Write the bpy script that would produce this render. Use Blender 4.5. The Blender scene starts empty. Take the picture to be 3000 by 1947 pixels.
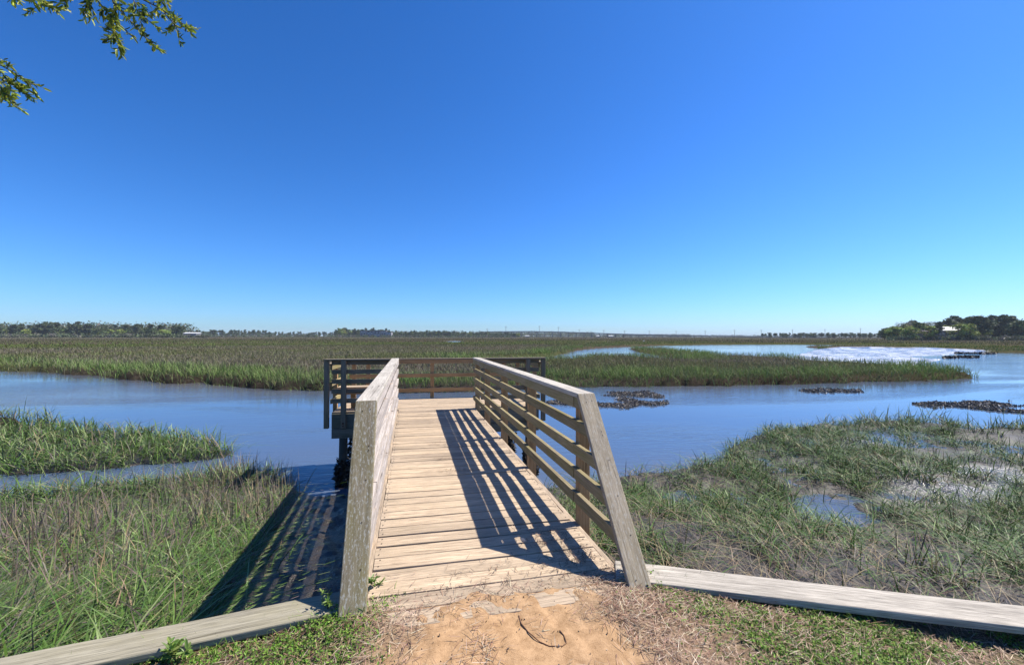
import bpy, math, random
import numpy as np
from mathutils import Vector, Matrix

random.seed(7)
rng = np.random.default_rng(7)
sc = bpy.context.scene
col = sc.collection

# ------------------------------------------------------------------ camera
TH, PITCH, ROLL, F = math.radians(13.57), 0.0088, 0.0018, 1230.0
CAMZ = 1.52
R0 = np.array([math.cos(TH), -math.sin(TH), 0.0]); F0 = np.array([math.sin(TH), math.cos(TH), 0.0]); Z0 = np.array([0, 0, 1.0])
FW = F0*math.cos(PITCH) + Z0*math.sin(PITCH); U1 = Z0*math.cos(PITCH) - F0*math.sin(PITCH)
RT = R0*math.cos(ROLL) + U1*math.sin(ROLL); UP = U1*math.cos(ROLL) - R0*math.sin(ROLL)
CPOS = np.array([0, 0, CAMZ])
cd = bpy.data.cameras.new('camera'); cam = bpy.data.objects.new('camera', cd); col.objects.link(cam)
cd.sensor_width = 36.0; cd.lens = 36.0*F/3000.0; cd.clip_start = 0.05; cd.clip_end = 20000
cam.matrix_world = Matrix(((RT[0], UP[0], -FW[0], 0), (RT[1], UP[1], -FW[1], 0), (RT[2], UP[2], -FW[2], CAMZ), (0, 0, 0, 1)))
sc.camera = cam

# ------------------------------------------------------------------ sky, sun, exposure
SUNV = Vector((0.74, 0.10, 1.0)).normalized()
ELEV = math.asin(SUNV.z); AZ = math.atan2(SUNV.x, SUNV.y)      # azimuth clockwise from +Y
w = bpy.data.worlds.new('World'); sc.world = w; w.use_nodes = True
wn = w.node_tree.nodes; wl = w.node_tree.links
bg = wn['Background']
sky = wn.new('ShaderNodeTexSky'); sky.sky_type = 'NISHITA'; sky.sun_disc = False
sky.sun_elevation = ELEV; sky.sun_rotation = AZ; sky.air_density = 1.0; sky.dust_density = 0.3; sky.ozone_density = 2.0
sep = wn.new('ShaderNodeSeparateColor'); com = wn.new('ShaderNodeCombineColor'); wl.new(sky.outputs[0], sep.inputs[0])
for ch, (t_, k_, p_) in enumerate(((0.345, 2.2, 1.5), (0.70, 1.11, 1.2), (1.17, 1.03, 1.2))):      # deepen the sky's blue, channel by channel
    m1 = wn.new('ShaderNodeMath'); m1.operation = 'MULTIPLY'; m1.inputs[1].default_value = t_*0.15; wl.new(sep.outputs[ch], m1.inputs[0])
    m2 = wn.new('ShaderNodeMath'); m2.operation = 'POWER'; m2.inputs[1].default_value = p_; wl.new(m1.outputs[0], m2.inputs[0])
    m3 = wn.new('ShaderNodeMath'); m3.operation = 'MULTIPLY'; m3.inputs[1].default_value = k_/0.15; wl.new(m2.outputs[0], m3.inputs[0]); wl.new(m3.outputs[0], com.inputs[ch])
wl.new(com.outputs[0], bg.inputs[0])
bg.inputs[1].default_value = 0.075
sd = bpy.data.lights.new('sun', 'SUN'); sd.energy = 4.2; sd.angle = math.radians(0.5); sd.color = (1.0, 0.94, 0.83)
so = bpy.data.objects.new('sun', sd); col.objects.link(so); so.location = (8, 0, 12)
so.rotation_euler = SUNV.to_track_quat('Z', 'Y').to_euler()
vs = sc.view_settings; vs.view_transform = 'Standard'; vs.look = 'None'; vs.exposure = 1.0; vs.gamma = 1.0

# ------------------------------------------------------------------ helpers
def ray(px, py):
    d = FW + RT*((px-1500.0)/F) + UP*((973.5-py)/F)
    return d
def at(px, py, z):
    d = ray(px, py); t = (z-CAMZ)/d[2]; return CPOS + d*t
def atd(px, py, depth):
    return CPOS + ray(px, py)*depth
def tag(o, label=None, cat=None, group=None, kind=None):
    if label: o['label'] = label
    if cat: o['category'] = cat
    if group: o['group'] = group
    if kind: o['kind'] = kind
    return o
def empty(name, loc=(0, 0, 0)):
    o = bpy.data.objects.new(name, None); col.objects.link(o); o.location = loc; o.empty_display_size = 0.2; return o
def link(name, me, parent=None):
    o = bpy.data.objects.new(name, me); col.objects.link(o)
    if parent is not None: o.parent = parent; o.matrix_parent_inverse = Matrix.Identity(4)
    return o
def bevel(o, wd=0.004, seg=2):
    m = o.modifiers.new('bevel', 'BEVEL'); m.width = wd; m.segments = seg; m.limit_method = 'ANGLE'; return o

def hash2(ix, iy, s):
    n = np.sin(ix*127.1 + iy*311.7 + s*74.7)*43758.5453
    return n - np.floor(n)
def vnoise(x, y, s=0):
    ix = np.floor(x); iy = np.floor(y); fx = x-ix; fy = y-iy
    fx = fx*fx*(3-2*fx); fy = fy*fy*(3-2*fy)
    a = hash2(ix, iy, s); b = hash2(ix+1, iy, s); c = hash2(ix, iy+1, s); d = hash2(ix+1, iy+1, s)
    return (a*(1-fx)+b*fx)*(1-fy) + (c*(1-fx)+d*fx)*fy
def fbm(x, y, s=0, o=4):
    r = 0; a = 0.5; t = 0
    for i in range(o):
        r = r + a*vnoise(x*2**i, y*2**i, s+i*3.1); t += a; a *= 0.5
    return r/t
def sstep(a, b, x):
    t = np.clip((x-a)/(b-a), 0, 1); return t*t*(3-2*t)

def np_mesh(name, V, Q, C=None, smooth=False, mats=()):
    """V (n,3), Q (m,4) or (m,3) faces, C per vertex colour"""
    me = bpy.data.meshes.new(name); k = Q.shape[1]
    me.vertices.add(len(V)); me.vertices.foreach_set('co', np.ascontiguousarray(V, dtype=np.float32).ravel())
    me.loops.add(Q.size); me.loops.foreach_set('vertex_index', np.ascontiguousarray(Q, dtype=np.int32).ravel())
    me.polygons.add(len(Q)); me.polygons.foreach_set('loop_start', np.arange(0, Q.size, k, dtype=np.int32))
    me.polygons.foreach_set('use_smooth', np.full(len(Q), smooth))
    me.update(calc_edges=True)
    if C is not None:
        a = me.color_attributes.new('tint', 'FLOAT_COLOR', 'POINT')
        a.data.foreach_set('color', (C if C.shape[1] == 4 else np.c_[C, np.ones(len(C))]).astype(np.float32).ravel())
    for m in mats: me.materials.append(m)
    me.validate(); return me

class MB:
    def __init__(s): s.v = []; s.f = []; s.uv = []; s.mi = []; s.sm = []
    def face(s, idx, uvs, mi=0, sm=False): s.f.append(idx); s.uv += uvs; s.mi.append(mi); s.sm.append(sm)
    def prism(s, quadA, quadB, L, mi=0):
        """two matching 4-point end loops, length L along"""
        b = len(s.v); s.v += [tuple(p) for p in quadA] + [tuple(p) for p in quadB]
        ou, ov = random.random()*50, random.random()*50
        A = [Vector(p) for p in quadA]; acc = 0
        c = sum((Vector(p) for p in list(quadA)+list(quadB)), Vector())/8
        for i in range(4):
            j = (i+1) % 4; d = (A[j]-A[i]).length
            s.face((b+i, b+j, b+4+j, b+4+i), [(ou, ov+acc), (ou, ov+acc+d), (ou+L, ov+acc+d), (ou+L, ov+acc)], mi); acc += d
        d0 = (A[1]-A[0]).length; d1 = (A[2]-A[1]).length
        s.face((b+3, b+2, b+1, b), [(ou, ov+7), (ou, ov+7+d0), (ou+d1*.3, ov+7+d0), (ou+d1*.3, ov+7)], mi)
        s.face((b+4, b+5, b+6, b+7), [(ou, ov+9), (ou, ov+9+d0), (ou+d1*.3, ov+9+d0), (ou+d1*.3, ov+9)], mi)
    def bar(s, p0, p1, side, wdt, thk, mi=0, cut0=0, cut1=0):
        """bar from p0 to p1; side = width direction; thickness along axis x side"""
        p0 = Vector(p0); p1 = Vector(p1); ax = (p1-p0); L = ax.length; ax.normalize()
        sd_ = Vector(side); sd_ = (sd_ - ax*sd_.dot(ax)).normalized(); up = sd_.cross(ax)
        def loop(p): return [p - sd_*wdt/2 - up*thk/2, p + sd_*wdt/2 - up*thk/2, p + sd_*wdt/2 + up*thk/2, p - sd_*wdt/2 + up*thk/2]
        s.prism(loop(p0), loop(p1), L, mi)
    def box(s, x0, x1, y0, y1, z0, z1, axis='x', mi=0):
        if axis == 'x': s.bar((x0, (y0+y1)/2, (z0+z1)/2), (x1, (y0+y1)/2, (z0+z1)/2), (0, 1, 0), y1-y0, z1-z0, mi)
        elif axis == 'y': s.bar(((x0+x1)/2, y0, (z0+z1)/2), ((x0+x1)/2, y1, (z0+z1)/2), (1, 0, 0), x1-x0, z1-z0, mi)
        else: s.bar(((x0+x1)/2, (y0+y1)/2, z0), ((x0+x1)/2, (y0+y1)/2, z1), (1, 0, 0), x1-x0, y1-y0, mi)
    def tube(s, pts, rad, n=8, mi=0, cap=True):
        pts = [Vector(p) for p in pts]; b = len(s.v); m = len(pts); acc = 0
        ou = random.random()*30
        for i, p in enumerate(pts):
            t = (pts[min(i+1, m-1)]-pts[max(i-1, 0)]).normalized()
            a = t.orthogonal().normalized() if i == 0 else (pa - t*pa.dot(t)).normalized()
            pa = a; c = t.cross(a); r = rad[i] if hasattr(rad, '__len__') else rad
            for k in range(n):
                an = 2*math.pi*k/n; s.v.append(tuple(p + a*r*math.cos(an) + c*r*math.sin(an)))
        for i in range(m-1):
            d = (pts[i+1]-pts[i]).length
            for k in range(n):
                k2 = (k+1) % n
                s.face((b+i*n+k, b+i*n+k2, b+(i+1)*n+k2, b+(i+1)*n+k), [(ou+acc, k*.05), (ou+acc, k*.05+.05), (ou+acc+d, k*.05+.05), (ou+acc+d, k*.05)], mi, True)
            acc += d
        if cap:
            s.face(tuple(b+k for k in reversed(range(n))), [(0, 0)]*n, mi); s.face(tuple(b+(m-1)*n+k for k in range(n)), [(0, 0)]*n, mi)
    def mesh(s, name, mats):
        me = bpy.data.meshes.new(name); me.from_pydata(s.v, [], s.f); me.update()
        l = me.uv_layers.new(name='UVMap'); l.data.foreach_set('uv', np.array(s.uv, dtype=np.float32).ravel())
        me.polygons.foreach_set('material_index', np.array(s.mi, dtype=np.int32)); me.polygons.foreach_set('use_smooth', np.array(s.sm))
        for m in (mats if isinstance(mats, (list, tuple)) else [mats]): me.materials.append(m)
        return me
    def build(s, name, mats, parent=None): return link(name, s.mesh(name, mats), parent)

# ------------------------------------------------------------------ materials
def newmat(name):
    m = bpy.data.materials.new(name); m.use_nodes = True; nt = m.node_tree; return m, nt.nodes, nt.links, nt.nodes['Principled BSDF']
def ramp(N, stops):
    r = N.new('ShaderNodeValToRGB'); e = r.color_ramp.elements
    while len(e) < len(stops): e.new(0.5)
    for i, (p, c) in enumerate(stops): e[i].position = p; e[i].color = (*c, 1) if len(c) == 3 else c
    return r
def mix(N, L, fac, a, b, mode='MIX'):
    m = N.new('ShaderNodeMix'); m.data_type = 'RGBA'; m.blend_type = mode
    for s_, v in ((0, fac), (6, a), (7, b)):
        if hasattr(v, 'links'): L.new(v, m.inputs[s_])
        elif isinstance(v, (tuple, list)): m.inputs[s_].default_value = (*v, 1)
        else: m.inputs[s_].default_value = v
    return m.outputs[2]
def noise(N, L, vec, scale, detail=4, rough=0.6, dist=0.0):
    n = N.new('ShaderNodeTexNoise'); n.inputs['Scale'].default_value = scale; n.inputs['Detail'].default_value = detail
    n.inputs['Roughness'].default_value = rough; n.inputs['Distortion'].default_value = dist
    if vec is not None: L.new(vec, n.inputs['Vector'])
    return n.outputs['Fac']
def mapping(N, L, vec, scale):
    m = N.new('ShaderNodeMapping'); m.inputs['Scale'].default_value = scale; L.new(vec, m.inputs['Vector']); return m.outputs[0]

def wood(name, dark, light, stain=None, stain_amt=0.0, var=0.35, grain=0.5, lichen=0.0, bump=0.35, rough=0.8):
    m, N, L, P = newmat(name)
    uv = N.new('ShaderNodeUVMap').outputs[0]
    g1 = noise(N, L, mapping(N, L, uv, (2.2, 55, 1)), 1.0, 6, 0.65, 0.6)
    g2 = noise(N, L, mapping(N, L, uv, (7, 260, 1)), 1.0, 3, 0.6, 0.2)
    bl = noise(N, L, mapping(N, L, uv, (1.3, 5, 1)), 1.0, 4, 0.6)
    base = ramp(N, [(0.28, dark), (0.72, light)]); L.new(g1, base.inputs[0])
    c = base.outputs[0]
    fine = ramp(N, [(0.3, (1-grain*.75,)*3), (0.55, (1, 1, 1))]); L.new(g2, fine.inputs[0])
    c = mix(N, L, 1.0, c, fine.outputs[0], 'MULTIPLY')
    crk = ramp(N, [(0.0, (0.25, 0.22, 0.2)), (0.30, (0.25, 0.22, 0.2)), (0.36, (1, 1, 1))]); L.new(noise(N, L, mapping(N, L, uv, (1.1, 38, 1)), 1.0, 3, 0.55, 1.2), crk.inputs[0])
    c = mix(N, L, 0.8, c, crk.outputs[0], 'MULTIPLY')
    blr = ramp(N, [(0.3, (0.72, 0.70, 0.68)), (0.7, (1.12, 1.1, 1.08))]); L.new(bl, blr.inputs[0])
    c = mix(N, L, 0.8, c, blr.outputs[0], 'MULTIPLY')
    if stain:
        st = ramp(N, [(0.5-stain_amt*.5, (0, 0, 0)), (0.95-stain_amt*.5, (1, 1, 1))]); L.new(noise(N, L, mapping(N, L, uv, (1.7, 7, 1)), 1.0, 5, 0.7), st.inputs[0])
        c = mix(N, L, st.outputs[0], c, stain)
    if lichen:
        li = ramp(N, [(0.52, (0, 0, 0)), (0.60, (1, 1, 1))]); L.new(noise(N, L, mapping(N, L, uv, (28, 75, 1)), 1.0, 5, 0.75), li.inputs[0])
        lf = N.new('ShaderNodeMath'); lf.operation = 'MULTIPLY'; lf.inputs[1].default_value = lichen; L.new(li.outputs[0], lf.inputs[0])
        c = mix(N, L, lf.outputs[0], c, (0.55, 0.56, 0.53))
    geo = N.new('ShaderNodeNewGeometry')
    rr = ramp(N, [(0.0, (1-var, 1-var, 1-var*.95)), (0.5, (1, 1, 1)), (1.0, (1+var*.5, 1+var*.45, 1+var*.35))]); L.new(geo.outputs['Random Per Island'], rr.inputs[0])
    c = mix(N, L, 1.0, c, rr.outputs[0], 'MULTIPLY')
    L.new(c, P.inputs['Base Color']); P.inputs['Roughness'].default_value = rough; P.inputs['Specular IOR Level'].default_value = 0.25
    b = N.new('ShaderNodeBump'); b.inputs['Strength'].default_value = bump; b.inputs['Distance'].default_value = 0.004
    L.new(mix(N, L, 0.5, g2, g1), b.inputs['Height']); L.new(b.outputs[0], P.inputs['Normal'])
    return m
def plain(name, c, rough=0.7, var=0.25, scale=3.0, spec=0.3, metal=0.0):
    m, N, L, P = newmat(name)
    tc = N.new('ShaderNodeTexCoord').outputs['Object']
    n = noise(N, L, tc, scale, 5)
    r = ramp(N, [(0.3, tuple(x*(1-var) for x in c)), (0.7, tuple(min(1, x*(1+var)) for x in c))]); L.new(n, r.inputs[0])
    L.new(r.outputs[0], P.inputs['Base Color']); P.inputs['Roughness'].default_value = rough; P.inputs['Specular IOR Level'].default_value = spec; P.inputs['Metallic'].default_value = metal
    return m
def tinted(name, rough=0.5, spec=0.4, transl=0.25, var=0.0):
    m, N, L, P = newmat(name)
    a = N.new('ShaderNodeAttribute'); a.attribute_name = 'tint'
    c = a.outputs['Color']
    L.new(c, P.inputs['Base Color']); P.inputs['Roughness'].default_value = rough; P.inputs['Specular IOR Level'].default_value = spec
    if transl:
        t = N.new('ShaderNodeBsdfTranslucent'); L.new(c, t.inputs[0])
        ms = N.new('ShaderNodeMixShader'); ms.inputs[0].default_value = transl
        L.new(P.outputs[0], ms.inputs[1]); L.new(t.outputs[0], ms.inputs[2])
        L.new(ms.outputs[0], N['Material Output'].inputs['Surface'])
    return m

M_DECK = wood('deck_wood', (0.36, 0.275, 0.20), (0.70, 0.55, 0.39), (0.33, 0.26, 0.18), 0.14, var=0.26, grain=0.9)
M_RAIL = wood('rail_wood', (0.24, 0.185, 0.11), (0.47, 0.385, 0.265), (0.21, 0.185, 0.05), 0.34, var=0.25, grain=0.7)
M_RAIL_SILVER = wood('silvered_rail_wood', (0.32, 0.28, 0.25), (0.62, 0.56, 0.52), None, 0, var=0.22, grain=0.45)
M_CAP = wood('rail_cap_wood', (0.37, 0.335, 0.28), (0.68, 0.63, 0.55), None, 0, var=0.2, grain=0.5)
M_END = wood('end_board_wood', (0.14, 0.118, 0.08), (0.37, 0.315, 0.225), (0.21, 0.18, 0.065), 0.25, var=0.1, grain=0.5, lichen=0.45)
M_END_R = wood('end_board_pale_wood', (0.25, 0.21, 0.155), (0.50, 0.43, 0.33), (0.26, 0.21, 0.12), 0.2, var=0.1, grain=0.8, lichen=0.25)
M_POST = wood('post_wood', (0.30, 0.18, 0.085), (0.54, 0.36, 0.19), None, 0, var=0.2, grain=0.4)
M_PLAT = wood('platform_wood', (0.20, 0.155, 0.11), (0.40, 0.315, 0.23), (0.12, 0.12, 0.07), 0.2, var=0.25, grain=0.4)
M_BEAM = wood('beam_wood', (0.17, 0.155, 0.125), (0.35, 0.32, 0.26), (0.08, 0.09, 0.05), 0.3, var=0.15, grain=0.4)
M_PILE = wood('pile_wood', (0.045, 0.04, 0.03), (0.12, 0.105, 0.08), None, 0, var=0.1)
M_TIMB_L = wood('timber_grey', (0.22, 0.20, 0.155), (0.46, 0.425, 0.33), (0.27, 0.24, 0.15), 0.2, var=0.1, grain=0.9, bump=0.6)
M_TIMB_R = wood('timber_bleached', (0.32, 0.29, 0.245), (0.64, 0.585, 0.505), None, 0, var=0.1, grain=0.95, bump=1.0)
M_NAIL = plain('rusty_nail', (0.035, 0.025, 0.02), 0.7)
M_BOLT = plain('rusty_bolt', (0.12, 0.045, 0.03), 0.6, metal=0.5)
M_GRASS = tinted('marsh_grass', 0.48, 0.14, 0.12)
M_GRASS_FAR = tinted('far_marsh_grass', 0.8, 0.06, 0.15)
M_LEAF = tinted('leaf', 0.45, 0.45, 0.35)
M_FOL = tinted('far_foliage', 0.7, 0.2, 0.15)
M_TRUNK = plain('bark', (0.13, 0.10, 0.075), 0.9, 0.4, 0.4)
M_NEEDLE = tinted('pine_straw', 0.6, 0.3, 0.0)
M_SHELL = tinted('oyster_shell', 0.55, 0.35, 0.0)

# water
def water_mat():
    m, N, L, P = newmat('water')
    tc = N.new('ShaderNodeTexCoord').outputs['Object']
    n0 = noise(N, L, mapping(N, L, tc, (0.02, 0.035, 1)), 1.0, 4)
    r = ramp(N, [(0.32, (0.120, 0.112, 0.102)), (0.62, (0.070, 0.100, 0.156))]); L.new(n0, r.inputs[0])
    L.new(r.outputs[0], P.inputs['Base Color'])
    P.inputs['IOR'].default_value = 1.33; P.inputs['Roughness'].default_value = 0.06; P.inputs['Specular IOR Level'].default_value = 0.6
    n1 = noise(N, L, mapping(N, L, tc, (1.1, 3.0, 1)), 1.6, 5, 0.6, 0.5)
    n2 = noise(N, L, mapping(N, L, tc, (0.25, 0.9, 1)), 0.8, 3, 0.55, 0.8)
    patch = ramp(N, [(0.38, (0.10,)*3), (0.62, (1,)*3)]); L.new(noise(N, L, mapping(N, L, tc, (0.05, 0.14, 1)), 1.0, 3, 0.5, 1.0), patch.inputs[0])
    h = mix(N, L, 0.5, n1, n2); 
    b = N.new('ShaderNodeBump'); b.inputs['Distance'].default_value = 0.05
    mm = N.new('ShaderNodeMath'); mm.operation = 'MULTIPLY'; mm.inputs[1].default_value = 1.0; L.new(patch.outputs[0], mm.inputs[0])
    L.new(mm.outputs[0], b.inputs['Strength']); L.new(h, b.inputs['Height']); L.new(b.outputs[0], P.inputs['Normal'])
    return m
M_WATER = water_mat()
def mud_mat():
    m, N, L, P = newmat('wet_mud')
    a = N.new('ShaderNodeAttribute'); a.attribute_name = 'tint'
    tc = N.new('ShaderNodeTexCoord').outputs['Object']
    n = noise(N, L, tc, 5.0, 8, 0.7); n3 = noise(N, L, tc, 28.0, 4, 0.7)
    r = ramp(N, [(0.3, (0.6,)*3), (0.7, (1.25,)*3)]); L.new(n, r.inputs[0])
    L.new(mix(N, L, 1.0, a.outputs['Color'], r.outputs[0], 'MULTIPLY'), P.inputs['Base Color'])
    rr = N.new('ShaderNodeMapRange'); rr.inputs['From Min'].default_value = 0.35; rr.inputs['From Max'].default_value = 0.65
    rr.inputs['To Min'].default_value = 0.14; rr.inputs['To Max'].default_value = 0.34
    L.new(n, rr.inputs['Value'])
    dry = N.new('ShaderNodeMix'); dry.inputs[2].default_value = 0.95; L.new(a.outputs['Alpha'], dry.inputs[0]); L.new(rr.outputs[0], dry.inputs[3]); L.new(dry.outputs[0], P.inputs['Roughness'])
    sp = N.new('ShaderNodeMath'); sp.operation = 'MULTIPLY'; sp.inputs[1].default_value = 0.75; L.new(a.outputs['Alpha'], sp.inputs[0]); L.new(sp.outputs[0], P.inputs['Specular IOR Level'])
    b = N.new('ShaderNodeBump'); b.inputs['Distance'].default_value = 0.08; bs = N.new('ShaderNodeMath'); bs.operation = 'MULTIPLY'; bs.inputs[1].default_value = 0.7; L.new(a.outputs['Alpha'], bs.inputs[0]); L.new(bs.outputs[0], b.inputs['Strength'])
    L.new(mix(N, L, 0.45, n, n3), b.inputs['Height']); L.new(b.outputs[0], P.inputs['Normal'])
    return m
M_MUD = mud_mat()
def soil_mat():
    m, N, L, P = newmat('sandy_soil')
    a = N.new('ShaderNodeAttribute'); a.attribute_name = 'tint'
    tc = N.new('ShaderNodeTexCoord').outputs['Object']
    n = noise(N, L, tc, 14.0, 8, 0.75); f = noise(N, L, tc, 220.0, 3, 0.6)
    r = ramp(N, [(0.3, (0.58, 0.54, 0.48)), (0.62, (1.12, 1.12, 1.12))]); L.new(n, r.inputs[0])
    c = mix(N, L, 1.0, a.outputs['Color'], r.outputs[0], 'MULTIPLY')
    sp = ramp(N, [(0.30, (0.35, 0.3, 0.26)), (0.38, (1, 1, 1)), (0.70, (1, 1, 1)), (0.78, (1.3, 1.3, 1.3))]); L.new(f, sp.inputs[0])
    L.new(mix(N, L, 0.8, c, sp.outputs[0], 'MULTIPLY'), P.inputs['Base Color']); P.inputs['Roughness'].default_value = 0.95; P.inputs['Specular IOR Level'].default_value = 0.15
    b = N.new('ShaderNodeBump'); b.inputs['Strength'].default_value = 0.7; b.inputs['Distance'].default_value = 0.012
    L.new(mix(N, L, 0.4, n, f), b.inputs['Height']); L.new(b.outputs[0], P.inputs['Normal'])
    return m
M_SOIL = soil_mat()

# ------------------------------------------------------------------ terrain
WZ = -1.48
def poly_px(pts, z=-1.45): return np.array([at(x, y, z)[:2] for x, y in pts])
def inside(P, X, Y):
    r = np.zeros(X.shape, bool); n = len(P)
    for i in range(n):
        x1, y1 = P[i]; x2, y2 = P[(i+1) % n]
        if y1 == y2: continue
        c = ((y1 > Y) != (y2 > Y)) & (X < (x2-x1)*(Y-y1)/(y2-y1)+x1); r ^= c
    return r
def edist(P, X, Y):
    d = np.full(X.shape, 1e9); n = len(P)
    for i in range(n):
        x1, y1 = P[i]; x2, y2 = P[(i+1) % n]; dx, dy = x2-x1, y2-y1; l2 = dx*dx+dy*dy+1e-9
        t = np.clip(((X-x1)*dx+(Y-y1)*dy)/l2, 0, 1); d = np.minimum(d, np.hypot(X-x1-t*dx, Y-y1-t*dy))
    return d
def sdf(P, X, Y): return np.where(inside(P, X, Y), -1, 1)*edist(P, X, Y)     # negative inside

CHANNEL = poly_px([(-900, 1045), (-300, 1068), (0, 1082), (300, 1100), (470, 1117), (540, 1122), (600, 1119), (680, 1132), (800, 1136), (950, 1142), (1180, 1148), (1400, 1144), (1600, 1137), (1800, 1131), (2000, 1129), (2300, 1123), (2600, 1116), (2780, 1112), (2835, 1107),
    (2790, 1094), (2720, 1082), (2600, 1072), (2480, 1064), (2380, 1056), (2330, 1044), (2360, 1030), (2500, 1021), (2700, 1024), (2900, 1032), (3000, 1033), (3400, 1026), (4200, 1018),
    (4200, 1280), (3400, 1262), (3000, 1248), (2600, 1232), (2330, 1242), (2220, 1270), (2130, 1310), (2080, 1350), (1950, 1372), (1850, 1395), (1640, 1430), (1300, 1450), (930, 1450), (880, 1432), (760, 1400), (640, 1400), (480, 1425), (250, 1430), (0, 1452), (-700, 1510),
    (-700, 1385), (-200, 1385), (0, 1385), (250, 1378), (400, 1362), (550, 1352), (650, 1336), (680, 1320), (600, 1292), (450, 1262), (200, 1252), (0, 1245), (-300, 1235), (-900, 1210)])
FLAT = poly_px([(2300, 1046), (2360, 1028), (2500, 1019), (2700, 1021), (2860, 1030), (2800, 1040), (2690, 1045), (2790, 1052), (2740, 1066), (2660, 1076), (2560, 1070), (2400, 1062)])
CREEK = poly_px([(1340, 1051), (1480, 1047), (1600, 1043), (1680, 1026), (1740, 1019), (1850, 1014), (1960, 1011), (2120, 1009), (2300, 1008.5), (2480, 1010), (2700, 1012), (3000, 1014), (3400, 1013), (3400, 1016), (3000, 1016.5), (2700, 1015.5), (2480, 1014), (2360, 1016),
    (2420, 1020), (2380, 1030), (2340, 1046), (2250, 1050), (2120, 1046), (2030, 1034), (1930, 1023), (1850, 1021), (1880, 1030), (1950, 1042), (2010, 1052), (1960, 1056), (1850, 1048), (1760, 1046), (1690, 1054), (1560, 1058), (1450, 1060)])
PONDS = [poly_px(p) for p in ([(1280, 999.5), (1340, 998), (1375, 1001), (1330, 1004)], [(900, 1012), (1010, 1010), (1070, 1011.5), (1000, 1014)], [(1700, 1001), (1790, 999.5), (1800, 1001), (1720, 1003)], [(1430, 1001.5), (1475, 1001), (1480, 1002.5)],
    [(2540, 1000.0), (2700, 1000.5), (2700, 1001.5), (2540, 1001)])]
BULK = [(-60.0, -4.7), (-1.867, 2.47), (-0.30, 2.66), (1.30, 2.62), (3.39, 1.64), (24.0, -8.0)]
def bulk_y(X): return np.interp(X, [p[0] for p in BULK], [p[1] for p in BULK])

def terrain(X, Y):
    """height of the mud/marsh bed, distance to open water (positive on land)"""
    sd_ = sdf(CHANNEL, X, Y); fl = sdf(FLAT, X, Y)
    for P in [CREEK]+PONDS: sd_ = np.minimum(sd_, sdf(P, X, Y))
    r = np.hypot(X, Y)
    jit = (fbm(X*0.7, Y*0.7, 3)-0.5)*0.9*sstep(6, 14, r) + (fbm(X*2.5, Y*2.5, 5)-0.5)*0.35
    sj = sd_ + jit*np.clip(r/20, 0.3, 3)
    d = Y - bulk_y(X)
    far = d > 14.0
    high = np.where(d > 15.8, -1.12, np.maximum(-1.445, -0.60-0.140*np.maximum(d, 0)))
    # the marsh to the right of the pier is wetter and lower
    wet = sstep(2.5, 5.5, X)*sstep(2.2, 4.5, d)*(r < 26)
    high = high*(1-wet) + wet*np.maximum(-1.436, -0.62-0.17*d)
    z = WZ-0.5 + (high-(WZ-0.5))*sstep(-0.7, 0.25, sj/np.clip(r/30, 0.45, 3))
    amp = np.where(r < 26, (0.05+0.11*wet)*np.where(X < 0, sstep(9.5, 7, r)*.8+.2, 1), 0.10)
    z = z + (fbm(X*0.9, Y*0.9, 11)-0.5)*2*amp + (fbm(X*5, Y*5, 12)-0.5)*np.where(r < 12, 0.11, .06) + (fbm(X*13, Y*13, 13)-.5)*.05*(r < 9)
    flm = sstep(2.0, -1.5, fl)
    z = z*(1-flm) + flm*(WZ + 0.03 + (fbm(X*0.5, Y*1.2, 21)-0.5)*0.14)
    return z, sj, fl
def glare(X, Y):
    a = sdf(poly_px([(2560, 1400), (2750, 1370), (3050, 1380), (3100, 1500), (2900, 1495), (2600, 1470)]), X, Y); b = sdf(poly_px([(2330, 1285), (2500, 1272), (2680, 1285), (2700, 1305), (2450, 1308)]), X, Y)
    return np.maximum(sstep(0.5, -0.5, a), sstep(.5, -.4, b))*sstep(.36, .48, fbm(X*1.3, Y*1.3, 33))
# polar sheet of mud and marsh soil round the landing, dense nearby and open to the horizon
na, nr = 620, 420
ang = np.linspace(-1.45, 1.5, na) + TH
rad = np.concatenate([np.linspace(1.2, 14, 170), np.geomspace(14.1, 6000, nr-170)])
A, R = np.meshgrid(ang, rad); X = R*np.sin(A); Y = R*np.cos(A)
Zt, SJ, FLs = terrain(X, Y)
Zt = np.where(Y < bulk_y(X)+0.03, np.minimum(Zt, -0.60), Zt)
nz = fbm(X*0.5, Y*0.5, 31)[..., None]
base = np.array([0.034, 0.027, 0.021])*(0.7+0.6*nz)
farc = np.array([0.062, 0.066, 0.028]); farb = np.array([0.075, 0.060, 0.044])
fm = sstep(25, 70, R)[..., None]; bn = sstep(0.40, 0.62, fbm(X*0.012, Y*0.03, 41))[..., None]
C = base*(1-fm) + fm*(farc*bn + farb*(1-bn))
C = np.where((FLs < 1)[..., None], np.array([0.36, 0.335, 0.31])*(.30+1.25*sstep(.34, .62, fbm(X*.5, Y*1.1, 34)))[..., None], C)  # sun glint on the mudflat painted in as a near-white mottled tint
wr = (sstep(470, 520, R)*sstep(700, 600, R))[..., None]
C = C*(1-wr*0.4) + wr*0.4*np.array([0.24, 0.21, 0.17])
ii = (np.arange(nr-1)[:, None]*na + np.arange(na-1)[None, :]).ravel()
Q = np.c_[ii, ii+1, ii+na+1, ii+na][:, ::-1]
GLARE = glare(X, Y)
C = C*(1-GLARE[..., None]) + GLARE[..., None]*np.array([.24, .225, .215])  # sun glare on the right-hand mud painted in as pale colour
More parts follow.
